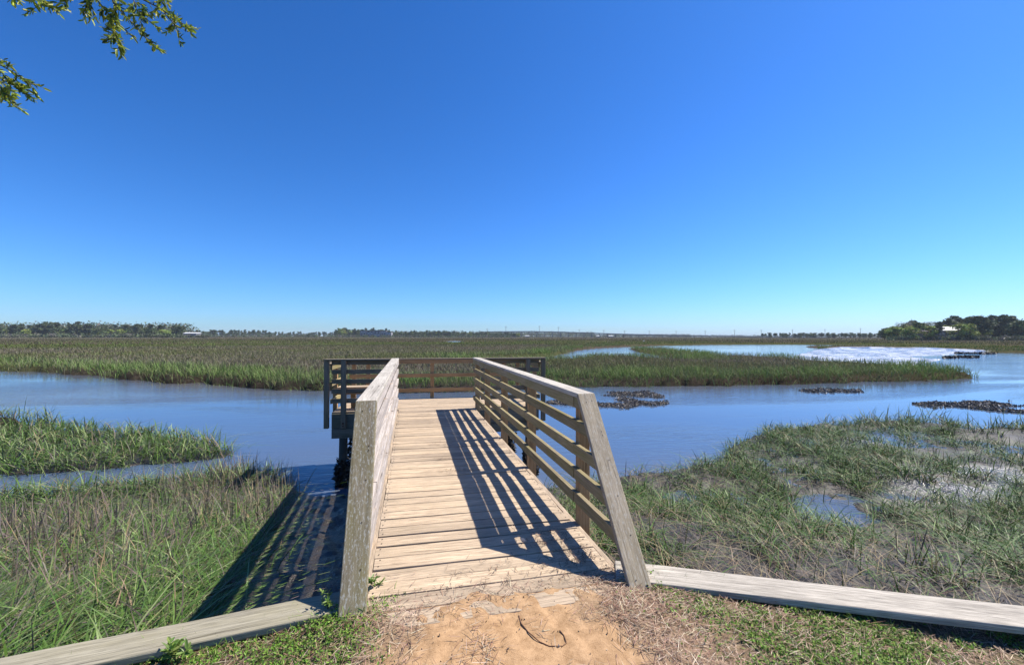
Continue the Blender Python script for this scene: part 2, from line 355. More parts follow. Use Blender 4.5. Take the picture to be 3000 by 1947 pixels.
wet_ = np.maximum(np.where(X > 1.5, .5, .8)*sstep(30, 18, R), 1.6*GLARE); wet_ = np.maximum(wet_, 1.45*sstep(2.5, 0.5, FLs)); wet_ = np.maximum(wet_, 0.5*(X > 1.5)*(R < 26)); wet_ = np.where(R > 21, wet_*np.maximum(sstep(3, 1, FLs), .25), wet_)
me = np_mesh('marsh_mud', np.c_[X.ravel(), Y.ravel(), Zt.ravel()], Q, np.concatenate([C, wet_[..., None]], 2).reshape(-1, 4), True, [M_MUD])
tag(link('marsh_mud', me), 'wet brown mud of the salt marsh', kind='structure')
V = np.array([[-6000, -600, WZ], [6000, -600, WZ], [6000, 8000, WZ], [-6000, 8000, WZ]], float)
tag(link('water', np_mesh('water', V, np.array([[0, 1, 2, 3]]), None, False, [M_WATER])), 'blue tidal creek water', kind='structure')

# landing ground: one sheet up to the bulkhead
def gz(X, Y):
    z = -0.035 + (fbm(X*3, Y*3, 51)-0.5)*0.035 - 0.09*sstep(1.7, 3.2, X) - 0.02*sstep(-0.9, -2.0, X)
    # sand drifted over the first deck boards
    k = sstep(1.25, 0.75, np.abs(X-0.50))*sstep(1.7, 2.15, Y)
    z = z*(1-k) + k*(0.001 - 0.034*sstep(2.36, 2.72, Y) + (fbm(X*5, Y*9, 52)-0.5)*0.026 + (fbm(X*16, Y*16, 53)-.5)*.032)
    return z
def gmask(X, Y):
    """sand / straw / green weights of the landing"""
    n = fbm(X*2.2, Y*2.2, 61); n2 = fbm(X*6, Y*6, 62)
    c = np.abs(X-0.40-0.06*(Y-1.8))
    sand = sstep(0.72, 0.36, c+(n-0.5)*0.9+(n2-.5)*.45)*sstep(3.2, 2.1, Y+0.0*X)
    sand = np.maximum(sand, sstep(1.5, 0.4, Y)*sstep(0.9, 0.5, c))
    gl = sstep(0.12, -0.45, X+(n-0.5)*0.8+(n2-.5)*.3); gr = sstep(1.15, 1.9, X+(n-0.5)*1.2+(n2-.5)*.5)
    return sand, np.maximum(gl, gr)
gx = np.concatenate([np.linspace(-60, -3, 40)[:-1], np.linspace(-3, 4.5, 260), np.linspace(4.5, 24, 30)[1:]])
gt = np.concatenate([np.linspace(0, 0.12, 60)[:-1], np.linspace(0.12, 1, 40)])
GX = np.repeat(gx[None, :], len(gt), 0); BY = bulk_y(GX)-0.02
GY = BY - gt[:, None]*25.0
GZ = gz(GX, GY)
sand, green = gmask(GX, GY)
cs = np.array([0.43, 0.272, 0.150]); cg = np.array([0.13, 0.105, 0.06]); cst = np.array([0.30, 0.21, 0.135])
Cg = cst*(1-green[..., None]) + cg*green[..., None]; Cg = Cg*(1-sand[..., None]) + cs*sand[..., None]
n_, m_ = GX.shape; ii = (np.arange(n_-1)[:, None]*m_ + np.arange(m_-1)[None, :]).ravel()
me = np_mesh('ground', np.c_[GX.ravel(), GY.ravel(), GZ.ravel()], np.c_[ii, ii+m_, ii+m_+1, ii+1], Cg.reshape(-1, 3), True, [M_SOIL])
tag(link('ground', me), 'sandy ground strewn with pine straw', kind='structure')

# ------------------------------------------------------------------ pier
DL, DR = -0.234, 1.290                       # ends of the deck boards
V0, V1 = 2.27, 8.88
pier = tag(empty('pier', (0.5, 2.3, 0)), 'weathered timber pier with slatted railings leading to a railed platform over the creek', 'pier')
def pl(o):                                   # world-built mesh under the pier's empty
    o.parent = pier; o.matrix_parent_inverse = Matrix.Translation(-pier.location); return o
def sub(o, part):
    o.parent = part; o.matrix_parent_inverse = Matrix.Identity(4); return o

def dplank(mb, nb, xa, xb, y, wd, phi, top, jit=0.006):
    dz = random.uniform(-0.003, 0.003); xa += random.uniform(-jit, jit); xb += random.uniform(-jit, jit)
    xm = (DL+DR)/2; t = math.tan(phi); th = 0.038
    ya = y + (xa-xm)*t; yb = y + (xb-xm)*t
    tw = random.uniform(-0.003, 0.003)
    seg = 5
    loops = []
    for k in range(seg+1):
        s = k/seg; x = xa+(xb-xa)*s; yy = ya+(yb-ya)*s; zz = top+dz+tw*(s-.5)+random.uniform(-.0012, .0012)
        wob = random.uniform(-.0015, .0015)
        loops.append([(x, yy-wd/2+wob, zz-th), (x, yy+wd/2+wob, zz-th), (x, yy+wd/2+wob, zz), (x, yy-wd/2+wob, zz)])
    b = len(mb.v); ou, ov = random.random()*60, random.random()*60
    for l in loops: mb.v += l
    L = (xb-xa)/seg
    for k in range(seg):
        for i in range(4):
            j = (i+1) % 4; d = [wd, th, wd, th][i]; o = i*0.3
            mb.face((b+4*k+i, b+4*k+4+i, b+4*k+4+j, b+4*k+j), [(ou+k*L, ov+o), (ou+k*L+L, ov+o), (ou+k*L+L, ov+o+d), (ou+k*L, ov+o+d)])
    mb.face((b, b+1, b+2, b+3), [(ou, ov), (ou, ov+wd), (ou+.04, ov+wd), (ou+.04, ov)]); e = b+4*seg
    mb.face((e+3, e+2, e+1, e), [(ou, ov), (ou, ov+wd), (ou+.04, ov+wd), (ou+.04, ov)])
    for xs in (xa+0.03, xb-0.03):
        for q in (-0.28, 0.28):
            cx = xs+random.uniform(-.008, .008); cy = y+(cx-xm)*t+wd*q+random.uniform(-.006, .006); z = top+dz+0.0035; r = 0.0055
            bb = len(nb.v); nb.v += [(cx+r*math.cos(a*1.047), cy+r*math.sin(a*1.047), z) for a in range(6)]
            nb.face(tuple(range(bb, bb+6)), [(0, 0)]*6)
deck = MB(); nails = MB(); y = V0
while y < V1-0.02:
    wd = random.uniform(0.134, 0.140); gap = random.choice([0.008, 0.009, 0.011, 0.013, 0.017])
    phi = -math.radians(1.0+1.8*min(1, max(0, (y-2.3)/2.0)))
    dplank(deck, nails, DL, DR, y+wd/2, wd, phi, 0.0); y += wd+gap
pl(deck.build('deck', M_DECK)); bevel(bpy.data.objects['deck'], 0.004, 2)
o = pl(nails.build('deck_nails', M_NAIL)); o['kind'] = 'stuff'
# rim joists and stringers
for x0 in (DL-0.002-0.038, DR+0.004):
    mb = MB(); mb.box(x0, x0+0.038, 2.42, V1-0.02, -0.275, -0.004, 'y'); bevel(pl(mb.build('rim_joist', M_DECK)), 0.003)
# railings
CAPT, CAPH = 1.067, 0.038
VT, VBL, VBR = 3.12, 2.37, 2.25                          # sloped end board: top and foot along y
def slope_y(z, VB): return VB + (VT-VB)*(z+0.06)/(CAPT+0.06)
tops = [1.029, 0.846, 0.652, 0.458, 0.264]; BH = 0.087
def railing(side):
    VB = VBL if side < 0 else VBR
    inner = DL if side < 0 else DR+0.002
    xin0, xin1 = (inner-0.038, inner) if side < 0 else (inner, inner+0.038)
    xp0, xp1 = (xin0-0.0895, xin0-0.001) if side < 0 else (xin1+0.001, xin1+0.0895)
    posts = [3.22, 4.72, 6.18, 7.62, 8.78]
    mb = MB()
    for i, zt in enumerate(tops):
        ys = [slope_y(zt, VB)+0.02] + [p+random.uniform(-.01, .01) for p in posts[:-1]] + [8.86]
        if i % 2: ys = [ys[0]] + [ys[2], ys[3], ys[5]] if i == 1 else [ys[0]]+ys[1:]
        for a, b in zip(ys[:-1], ys[1:]):
            dz = random.uniform(-.006, .006); sx = random.uniform(-.003, .003); g = 0.0015
            za, zb = zt-BH+dz, zt+dz
            if i == 0: za, zb = zt-BH, zt-0.001
            ca, cb = (slope_y(za, VB)+0.042-a-.02, slope_y(zb, VB)+0.042-a-.02) if a == ys[0] else (g, g)
            A = [(xin0+sx, a+ca, za), (xin1+sx, a+ca, za), (xin1+sx, a+cb, zb), (xin0+sx, a+cb, zb)]
            B = [(xin0+sx, b-g, za), (xin1+sx, b-g, za), (xin1+sx, b-g, zb), (xin0+sx, b-g, zb)]
            mb.prism([A[3], A[2], A[1], A[0]], [B[3], B[2], B[1], B[0]], b-a)
    rl = pl(mb.build('railing', M_RAIL_SILVER if side < 0 else M_RAIL)); bevel(rl, 0.004)
    c0, c1 = (xp0-0.010, xin1+0.003) if side < 0 else (xin0-0.003, xp1+0.010)
    for a, b in ((VT-0.005, 5.45), (5.452, 8.90)):
        mb = MB(); mb.box(c0, c1, a, b, CAPT-CAPH, CAPT+random.uniform(-.002, .002), 'y'); bevel(sub(mb.build('rail_cap', M_CAP), rl), 0.006)
    for p in posts:
        mb = MB(); mb.box(xp0, xp1, p-0.044, p+0.044, -0.33, CAPT-CAPH-0.002, 'z'); bevel(sub(mb.build('post', M_POST), rl), 0.004)
    # sloped end board
    mb = MB(); d = Vector((0, VB-VT, -CAPT-0.06)).normalized(); nrm = Vector((0, d.z, -d.y))
    if nrm.z < 0: nrm = -nrm
    top = Vector(((c0+c1)/2, VT-0.006, CAPT)); L = (CAPT+0.13)/abs(d.z)
    p0 = top - nrm*0.019 + Vector((0, 0.0, 0)); mb.bar(p0, p0+d*L, (1, 0, 0), c1-c0+0.004, 0.038)
    eb = sub(mb.build('end_board', M_END if side < 0 else M_END_R), rl); bevel(eb, 0.005)
    cx = (c0+c1)/2
    for s, dx in ((0.07, .03), (0.08, -.02), (0.33, .035), (0.36, .035), (0.55, .03), (0.80, .02), (1.05, .03), (1.3, -.02)):
        nb = MB(); q = top + d*s + Vector((dx, 0, 0)) + nrm*0.0025; sx = Vector((1, 0, 0)); b = 0
        nb.v += [tuple(q + (sx*math.cos(k*1.047) + d*math.sin(k*1.047))*0.0042) for k in range(6)]; nb.face(tuple(range(b, b+6)), [(0, 0)]*6)
        sub(nb.build('nail', M_NAIL), rl)
    return rl
railing(-1); railing(1)

# platform (T end): local frame, origin on the near edge, slightly turned
PA = -math.radians(2.8); PO = Vector((0.56, V1+0.03, 0)); PM = Matrix.Translation(PO) @ Matrix.Rotation(PA, 4, 'Z')
def pp(o):
    o.data.transform(PM); return pl(o)
def psub(o, part): o.data.transform(PM); return sub(o, part)
PX0, PX1, PD = -2.05, 2.13, 1.52
deck2 = MB(); nb2 = MB(); q = 0.0
while q < PD-0.05:
    wd = random.uniform(0.135, 0.140); dplank(deck2, nb2, PX0, PX1, q+wd/2, wd, 0.0, 0.0); q += wd+random.choice([.006, .008, .010])
PDE = q
o = pp(deck2.build('platform_deck', M_DECK)); bevel(o, 0.003)
def near_rail(xa, xb, posts, capx, side):
    mb = MB()
    for i, zt in enumerate(tops):
        zt2 = zt-0.0
        mb.box(xa, xb, -0.036, 0.0, zt2-0.089, zt2-(0.001 if i == 0 else 0)+random.uniform(-.003, 0), 'x')
    rl = pp(mb.build('railing', M_PLAT)); bevel(rl, 0.003)
    mb = MB(); mb.box(capx[0], capx[1], -0.135, 0.012, CAPT-0.038, CAPT-0.006, 'x'); bevel(psub(mb.build('rail_cap', M_PLAT), rl), 0.004)
    for p in posts:
        mb = MB(); mb.box(p-0.047, p+0.047, -0.128, -0.038, -0.31, CAPT-0.040, 'z'); ps = psub(mb.build('post', M_PLAT), rl); bevel(ps, 0.004)
        
        for zb, rb in ((-0.21, .017), (-0.26, .012)):
            mb = MB(); mb.tube([(p, -0.1285, zb), (p, -0.148, zb)], rb, 8); psub(mb.build('bolt', M_BOLT), rl)
    return rl
near_rail(PX0-0.04, -0.95, [PX0+0.20], (PX0-0.16, -0.90), -1)
near_rail(0.90, PX1+0.04, [PX1-0.22], (0.86, PX1+0.16), 1)
FT = [0.935, 0.60, 0.245]
def side_rail(x, sgn):
    mb = MB(); xa, xb = (x-0.038, x) if sgn < 0 else (x, x+0.038)
    for zt in [0.925, 0.60, 0.245]: mb.box(xa, xb, 0.03, PDE, zt-0.089, zt, 'y')
    rl = pp(mb.build('railing', M_RAIL)); bevel(rl, 0.003)
    mb = MB(); c0, c1 = (xa-0.10, xb+0.01) if sgn < 0 else (xa-0.01, xb+0.10)
    mb.box(c0, c1, 0.014, PDE+0.15, 0.927, 0.963, 'y'); bevel(psub(mb.build('rail_cap', M_PLAT), rl), 0.004)
    for p in (-0.06, 0.72, PDE-0.12):
        mb = MB(); a, b = (xa-0.090, xa-0.001) if sgn < 0 else (xb+0.001, xb+0.090)
        mb.box(a, b, p-0.045, p+0.045, -0.31, 0.925 if p > 0 else CAPT-0.040, 'z'); bevel(psub(mb.build('post', M_PLAT if p < 0 else M_POST), rl), 0.004)
side_rail(PX0-0.04, -1); side_rail(PX1+0.04, 1)
mb = MB()
for zt in FT: mb.box(PX0, PX1, PDE+0.002, PDE+0.040, zt-0.089, zt, 'x')
rl = pp(mb.build('railing', M_POST)); bevel(rl, 0.003)
mb = MB(); mb.box(PX0+0.02, PX1-0.02, PDE-0.01, PDE+0.13, FT[0]+0.001, FT[0]+0.036, 'x'); bevel(psub(mb.build('rail_cap', M_PLAT), rl), 0.004)
for p in (PX0+0.09, PX0+0.42, -0.12, PX1-0.45, PX1-0.09):
    mb = MB(); mb.box(p-0.045, p+0.045, PDE+0.042, PDE+0.130, -0.31, FT[0]-0.001, 'z'); bevel(psub(mb.build('post', M_POST), rl), 0.004)
# platform framing
for nm, x0, x1, y0, y1, z0, z1, ax in (('rim_joist', PX0-0.035, -0.875, -0.036, 0.002, -0.33, -0.042, 'x'), ('rim_joist', 0.835, PX1+0.035, -0.036, 0.002, -0.33, -0.042, 'x'), ('rim_joist', PX0, PX1, PDE, PDE+0.038, -0.33, -0.008, 'x'),
        ('rim_joist', PX0-0.037, PX0-0.001, 0.004, PDE, -0.33, -0.006, 'y'), ('rim_joist', PX1+0.001, PX1+0.037, 0.004, PDE, -0.33, -0.006, 'y'), ('beam', PX0-0.03, PX1+0.03, -0.06, 0.06, -0.52, -0.333, 'x'), ('beam', PX0-0.03, PX1+0.03, PDE-0.16, PDE-0.04, -0.52, -0.333, 'x')):
    mb = MB(); mb.box(x0, x1, y0, y1, z0, z1, ax); bevel(pp(mb.build(nm, M_BEAM)), 0.004)
# bench along the near rail left of the walkway
mb = MB()
for q in (0.16, 0.31): mb.box(PX0+0.02, -0.98, q, q+0.14, 0.432, 0.470, 'x')
bn = pp(mb.build('bench', M_DECK)); bevel(bn, 0.004)
mb = MB(); mb.box(PX0+0.02, -0.98, 0.10, 0.138, 0.33, 0.430, 'x'); psub(mb.build('bench_rail', M_POST), bn)
for x in (PX0+0.3, -1.45):
    mb = MB(); mb.bar((x, 0.40, 0.0), (x, 0.34, 0.43), (1, 0, 0), 0.089, 0.038); psub(mb.build('leg', M_POST), bn)

# oyster shells: rough wedge bodies
def shells(P, size, C, up=None):
    n = len(P); a = rng.normal(size=(n, 3)); a[:, 2] = np.abs(a[:, 2])+0.6 if up is None else a[:, 2]
    if up is not None: a = a*0.7+up
    a /= np.linalg.norm(a, axis=1)[:, None]; b = np.cross(a, rng.normal(size=(n, 3))); b /= np.linalg.norm(b, axis=1)[:, None]; c = np.cross(a, b)
    s = size[:, None]; k = rng.uniform(0.7, 1.3, (n, 6, 1))
    v = np.stack([P-a*s*.5, P+b*s*.42*k[:, 0]+a*s*.1, P+c*s*.14, P-b*s*.40*k[:, 1]+a*s*.18, P-c*s*.14, P+a*s*.75*k[:, 2]+b*s*.1], 1)
    f = np.array([[0, 2, 1], [0, 3, 2], [0, 4, 3], [0, 1, 4], [5, 1, 2], [5, 2, 3], [5, 3, 4], [5, 4, 1]])
    F_ = (np.arange(n)[:, None, None]*6 + f[None]).reshape(-1, 3)
    return v.reshape(-1, 3), F_, np.repeat(C, 6, 0)
def shell_col(n, lo=0.02, hi=0.10, pale=0.08):
    g = rng.uniform(lo, hi, (n, 1)); c = g*np.array([1.0, 0.80, 0.60])
    m = rng.random(n) < pale; c[m] = rng.uniform(0.25, 0.5, (m.sum(), 1))*np.array([1, .96, .9]); return c
piles = [(-1.87, 0.0, -1.75, -0.95), (-1.87, PDE-0.10, -1.9, -0.62), (0.0, 0.0, -1.8, -0.9), (0.0, PDE-0.10, -1.9, -0.8), (1.95, 0.0, -1.8, -0.9), (1.80, PDE-0.10, -1.9, -0.62), (-0.62, -2.7, -1.7, -1.0), (0.62, -2.7, -1.7, -1.0)]
for (px, py, zb, zo) in piles:
    mb = MB(); mb.tube([(px, py, -2.6), (px, py, -1.2), (px+.005, py, -0.335 if py < -1 else -0.522)], [0.092, 0.086, 0.080], 12)
    pile = pp(mb.build('piling', M_PILE))
    n = 420; z = rng.uniform(-1.75, zo+0.0, n); an = rng.uniform(0, 6.283, n)
    bulge = 0.085 + 0.11*vnoise(an*1.3+px*9, z*5, 7)*sstep(zo+0.05, zo-0.3, z)
    out = np.c_[np.cos(an), np.sin(an), np.zeros(n)]
    P = np.c_[px+np.cos(an)*bulge, py+np.sin(an)*bulge, z]
    v, f, c = shells(P, rng.uniform(0.05, 0.11, n), shell_col(n, 0.012, 0.06, 0.03), out*1.2)
    psub(link('oyster_cluster', np_mesh('oyster_cluster', v, f, c, False, [M_SHELL])), pile)

# ------------------------------------------------------------------ bulkhead timbers
def bulkhead(name, pts_far, wdt, ztop, m, label, side, zs=None):
    root = tag(empty(name, (pts_far[0][0], pts_far[0][1], -0.6)), label, 'bulkhead')
    mb = MB(); a = Vector((*pts_far[0], 0)); b = Vector((*pts_far[1], 0)); ax = (b-a).normalized(); nr_ = Vector((-ax.y, ax.x, 0))
    if nr_.y > 0: nr_ = -nr_
    L = (b-a).length; seg = 24; loops = []
    for k in range(seg+1):
        p = a + ax*L*k/seg; z = ztop(k/seg) if callable(ztop) else ztop; j = [random.uniform(-.003, .003) for _ in range(4)]
        loops.append([p+Vector((0, 0, z-0.042+j[0])), p+Vector((0, 0, z+j[1])), p+nr_*(wdt+j[2])+Vector((0, 0, z)), p+nr_*(wdt+j[3])+Vector((0, 0, z-0.042))])
    b0 = 0; ou = random.random()*9
    for l in loops: mb.v += [tuple(x) for x in l]
    for k in range(seg):
        for i in range(4):
            j = (i+1) % 4; d = [.042, wdt, .042, wdt][i]; o_ = [0, .05, .4, .5][i]; l_ = L/seg
            mb.face((4*k+i, 4*k+j, 4*k+4+j, 4*k+4+i) if side > 0 else (4*k+j, 4*k+i, 4*k+4+i, 4*k+4+j), ([(ou+k*l_, o_), (ou+k*l_, o_+d), (ou+k*l_+l_, o_+d), (ou+k*l_+l_, o_)] if side > 0 else [(ou+k*l_, o_+d), (ou+k*l_, o_), (ou+k*l_+l_, o_), (ou+k*l_+l_, o_+d)]))
    mb.face((3, 2, 1, 0), [(0, 0), (0, .2), (.1, .2), (.1, 0)]); e = 4*seg; mb.face((e, e+1, e+2, e+3), [(0, 0), (0, .2), (.1, .2), (.1, 0)])
    T = Matrix.Translation(-root.location)
    o = mb.build('cap_timber', m, root); o.data.transform(T); bevel(o, 0.007)
    mb = MB(); n2 = nr_*0.06; zz = ztop(0.5) if callable(ztop) else ztop
    mid = (Vector((0, 0, -0.75)) + n2); mb.bar(a+mid, b+mid, (0, 0, 1), 1.30-0.12, 0.05)
    o = mb.build('sheet_wall', M_TIMB_L, root); o.data.transform(T)
    return root
bulkhead('bulkhead', [(-0.30, 2.665), (-7.0, 1.833)], 0.20, 0.02, M_TIMB_L, 'grey timber bulkhead cap running off beside the left railing foot', -1)
bulkhead('bulkhead', [(1.345, 2.605), (8.5, -0.78)], 0.22, lambda t: 0.012-0.03*t, M_TIMB_R, 'bleached pale timber bulkhead cap running off beside the right railing foot', 1)

# ------------------------------------------------------------------ blades
def blades(P, h, wd, yaw, lean, bend, C, seg=4, tipc=None):
    n = len(P); d = np.c_[np.cos(yaw), np.sin(yaw), np.zeros(n)]; tw = yaw + rng.normal(0, 0.5, n)
    s = np.c_[-np.sin(tw), np.cos(tw), np.zeros(n)]
    V = np.zeros((n, seg+1, 2, 3)); CC = np.zeros((n, seg+1, 2, 3))
    for k in range(seg+1):
        t = k/seg; out = h*(lean*t + bend*t*t); up = h*(t - 0.62*np.clip(bend, 0, 1.3)*t**2.2)
        c = P + d*out[:, None]; c[:, 2] = P[:, 2] + np.maximum(up, 0.01*t)
        ww = wd*(0.55+0.9*t if t < 0.5 else 1.0)*(1-t**2.2)*0.5 + wd*0.02
        V[:, k, 0] = c - s*ww[:, None]; V[:, k, 1] = c + s*ww[:, None]
        cc = C if tipc is None else C*(1-t)+tipc*t
        CC[:, k, 0] = cc; CC[:, k, 1] = cc
    b = np.arange(n)[:, None]*(2*(seg+1)) + (np.arange(seg)*2)[None, :]; b = b.ravel()
    return V.reshape(-1, 3), np.c_[b, b+1, b+3, b+2], CC.reshape(-1, 3)
def polar_pts(n, r0, r1, a0, a1, pw):
    """density per area ~ r**(pw-2)"""
    u = rng.random(n)
    r = (r0**pw + u*(r1**pw-r0**pw))**(1/pw) if abs(pw) > 1e-6 else r0*(r1/r0)**u
    a = rng.uniform(a0, a1, n) + TH; return r*np.sin(a), r*np.cos(a), r
GREEN = np.array([0.074, 0.132, 0.028]); PALE = np.array([0.22, 0.27, 0.115]); TAN = np.array([0.28, 0.22, 0.13]); BRN = np.array([0.145, 0.117, 0.102]); OLV = np.array([0.080, 0.090, 0.034])

def grass_obj(name, parts, label, mat=M_GRASS):
    vs_, qs, cs_ = [], [], []; o = 0
    for v, q, c in parts: vs_.append(v); qs.append(q+o); cs_.append(c); o += len(v)
    me = np_mesh(name, np.concatenate(vs_), np.concatenate(qs), np.concatenate(cs_), False, [mat])
    return tag(link(name, me), label, 'grass' if 'grass' in name else 'ground cover', kind='stuff')
def colmix(n, ws):
    """random pick from weighted colours with jitter"""
    cols = np.array([c for c, _ in ws]); W = np.array([np.broadcast_to(w_, n) for _, w_ in ws]).T.astype(float); W /= W.sum(1)[:, None]
    k = (rng.random((n, 1)) > np.cumsum(W, 1)).sum(1).clip(0, len(ws)-1)
    return cols[k]*rng.uniform(0.7, 1.3, (n, 1))*rng.uniform(0.92, 1.08, (n, 3))

def colexp(n, ws):
    W = np.array([np.broadcast_to(w_, n) for _, w_ in ws]).T.astype(float); W /= W.sum(1)[:, None]
    return W @ np.array([c for c, _ in ws])
# near left bank
X, Y, r = polar_pts(78000, 2.6, 13, -1.35, 0.15, 1.1)
z, sj, fl = terrain(X, Y); d = Y-bulk_y(X)
clear = (X < -1.42 - 0.125*np.maximum(Y-2.8, 0) + 0.5*(fbm(X*1.6, Y*1.6, 71)-0.5) + np.where(rng.random(len(X)) < .10, rng.uniform(0, .45, len(X)), 0))
keep = (d > 0.05) & (sj > -0.55*rng.random(len(X))) & clear & (z > WZ-0.32) & (Y < 11.5) & (rng.random(len(X)) < .22+.78*sstep(.40, .54, fbm(X*2.4, Y*2.4, 72)))
X, Y, z, r, d = [q[keep] for q in (X, Y, z, r, d)]; n = len(X)
lush = sstep(5.5, 3.5, r)+0.3*sstep(.45, .6, fbm(X*.8, Y*.8, 73)); dry = sstep(0.42, 0.6, fbm(X*0.6, Y*0.6, 74))*sstep(4, 6.5, r)
h = rng.uniform(0.26, 0.62, n)*(0.9+0.25*lush); wd = rng.uniform(0.007, 0.015, n)*(1+0.03*r)
bend = np.abs(rng.normal(1.05, 0.45, n)); lean = np.abs(rng.normal(0.28, 0.28, n))
flat = sstep(-2.2, -3.2, X)*sstep(2.0, 0.8, d); lean = lean+flat*1.2
yaw = rng.uniform(0, 6.283, n)*0.55 + 0.2 + rng.normal(0, .8, n)
C = colmix(n, [(GREEN*1.1, 1.6+lush), (PALE, 0.45), (TAN, 0.12+0.25*dry), (BRN, 0.3+1.7*dry), (OLV*.8, 0.7)])
p1 = blades(np.c_[X, Y, z-0.02], h, wd, yaw, lean, bend, C*0.85, 5, C*1.12)
k = (rng.random(n) < .06*(.25+2.5*dry)) & (r > 3.6); m = k.sum()
pd = blades(np.c_[X, Y, z-0.02][k]+rng.normal(0, .02, (m, 3))*[1, 1, 0], rng.uniform(.45, .75, m), rng.uniform(.006, .010, m)*(1+.05*r[k]), rng.uniform(0, 6.28, m), np.abs(rng.normal(.12, .12, m)), np.abs(rng.normal(.08, .1, m)), colmix(m, [(BRN*1.25, 1), (TAN*.9, .5)]), 4)
grass_obj('marsh_grass', [p1, pd], 'arching green cordgrass on the near bank left of the pier')
# left island and its sparse tip
X, Y, r = polar_pts(44000, 8.5, 26, -1.4, -0.2, 0.8)
z, sj, fl = terrain(X, Y); d = Y-bulk_y(X)
dens = sstep(-0.8, 0.0, sj)
keep = (z > WZ-0.35) & (sj > -0.85) & (X < -2.5) & (Y > 9.2) & (Y < 26) & (rng.random(len(X)) < 0.25+0.75*dens)
X, Y, z, r = [q[keep] for q in (X, Y, z, r)]; n = len(X)
h = rng.uniform(0.32, 0.68, n); wd = rng.uniform(0.012, 0.02, n)*(r/9)**.6
C = colmix(n, [(GREEN*1.1, 2.0), (PALE, 0.8), (TAN*0.9, 0.3), (BRN, 0.3)])
p2 = blades(np.c_[X, Y, z-0.03], h, wd, rng.uniform(0, 6.283, n), np.abs(rng.normal(.2, .2, n)), np.abs(rng.normal(.7, .4, n)), C*.75, 4, C*1.1)
grass_obj('marsh_grass', [p2], 'clumped cordgrass on the low islet left of the pier, ringed by water')
# near right marsh: sparse in front, thicker behind
X, Y, r = polar_pts(190000, 2.7, 26, 0.02, 1.35, 0.95)
z, sj, fl = terrain(X, Y); d = Y-bulk_y(X)
nn = fbm(X*0.55, Y*0.55, 81); n2 = fbm(X*1.7, Y*1.7, 82)
dens = (0.24+0.66*sstep(0.8, 3.0, d))*sstep(0.30, 0.58, nn*0.55+n2*0.45)+0.65*sstep(9.5, 12.5, r)*sstep(.36, .5, nn)
dens = dens*(.07+.93*sstep(.43, .55, fbm(X*1.7, Y*1.7, 83)))*(1-.4*glare(X, Y))
keep = (d > 0.12) & (X > 1.45) & (sj > -0.15) & (z > WZ-0.05) & (Y < 13.5) & (rng.random(len(X)) < dens)
X, Y, z, r, d = [q[keep] for q in (X, Y, z, r, d)]; n = len(X)
h = rng.uniform(0.20, 0.50, n)*(0.8+0.25*sstep(3, 8, r)); wd = rng.uniform(0.006, 0.013, n)*(1+0.04*r)
bend = np.abs(rng.normal(0.9, 0.5, n)); lean = np.abs(rng.normal(0.25, 0.3, n))
C = colmix(n, [(GREEN*1.05, 2.0), (PALE*.95, 0.6), (TAN*.9, 0.45), (BRN*.8, 0.3), (GREEN*0.6, 0.9)])
p3 = blades(np.c_[X, Y, z-0.02], h, wd, rng.uniform(0, 6.283, n), lean, bend, C*.8, 4, C*1.1)
m = 11000; X, Y, r = polar_pts(m, 2.7, 11, 0.02, 1.2, 1.0); z, sj, fl = terrain(X, Y); k = (Y-bulk_y(X) > 0.1) & (X > 1.5) & (z > WZ); X, Y, z = X[k], Y[k], z[k]; m = len(X)
p4 = blades(np.c_[X, Y, z+0.01], rng.uniform(0.08, 0.25, m), rng.uniform(.004, .009, m), rng.uniform(0, 6.28, m), rng.uniform(1.0, 1.8, m), np.zeros(m)+0.5, colmix(m, [(TAN*1.0, 1), (BRN, 1.2)]), 3)
grass_obj('marsh_grass', [p3, p4], 'patchy dark cordgrass on wet mud right of the pier')
# far bank
parts = []
X, Y, r = polar_pts(230000, 18, 130, -1.25, 1.25, 0.35)
z, sj, fl = terrain(X, Y)
keep = (Y-bulk_y(X) > 15.5) & (sj > -0.45) & (fl > 1.0) & (z > WZ-0.40)
X, Y, z, sj, r = [q[keep] for q in (X, Y, z, sj, r)]; n = len(X)
fr = sstep(8.5, 2.0, sj+ (fbm(X*.3, Y*.3, 91)-.5)*7)*(.55+.45*sstep(.35, .6, fbm(X*.25, Y*.25, 94))); tanz = sstep(0.38, 0.6, fbm(X*.06, Y*.1, 92)); edge = sstep(0.5, 0.0, sj)
h = rng.uniform(0.42, 0.72, n)*(0.70+0.68*fr)*(.75+.5*fbm(X*.6, Y*.6, 93)); wd = rng.uniform(0.016, 0.027, n)*(r/20)**.6
WS = ([(GREEN*1.35, 0.25+2.0*fr), (PALE*.75, 0.25+0.8*fr), (TAN*.75, .25), (BRN*1.0, 2.0*(1-fr)*(0.4+tanz)), (OLV*1.25, 1.6*(1-fr)*(1.3-tanz)+.3)]); C = (colmix(n, WS)*.5+colexp(n, WS)*.5)*1.38
parts.append(blades(np.c_[X, Y, z-0.03], h, wd, rng.uniform(0, 6.283, n), np.abs(rng.normal(.18, .16, n)), np.abs(rng.normal(.35, .3, n)), C*.7, 3, C*1.1))
X, Y, r = polar_pts(130000, 110, 1500, -1.15, 1.15, 0.15)
z, sj, fl = terrain(X, Y); keep = (sj > 0.1) & (z > WZ-0.1) & (fl > 2); X, Y, z, r = [q[keep] for q in (X, Y, z, r)]; n = len(X)
band = sstep(0.45, 0.58, fbm(X*0.008, Y*0.025, 95)); b2 = sstep(.5, .6, fbm(X*.02+9, Y*.05, 96))
gs = np.exp(-((r-165-60*(fbm(X*.01, Y*.01, 97)-.5))/38)**2); dk = sstep(215, 300, r)
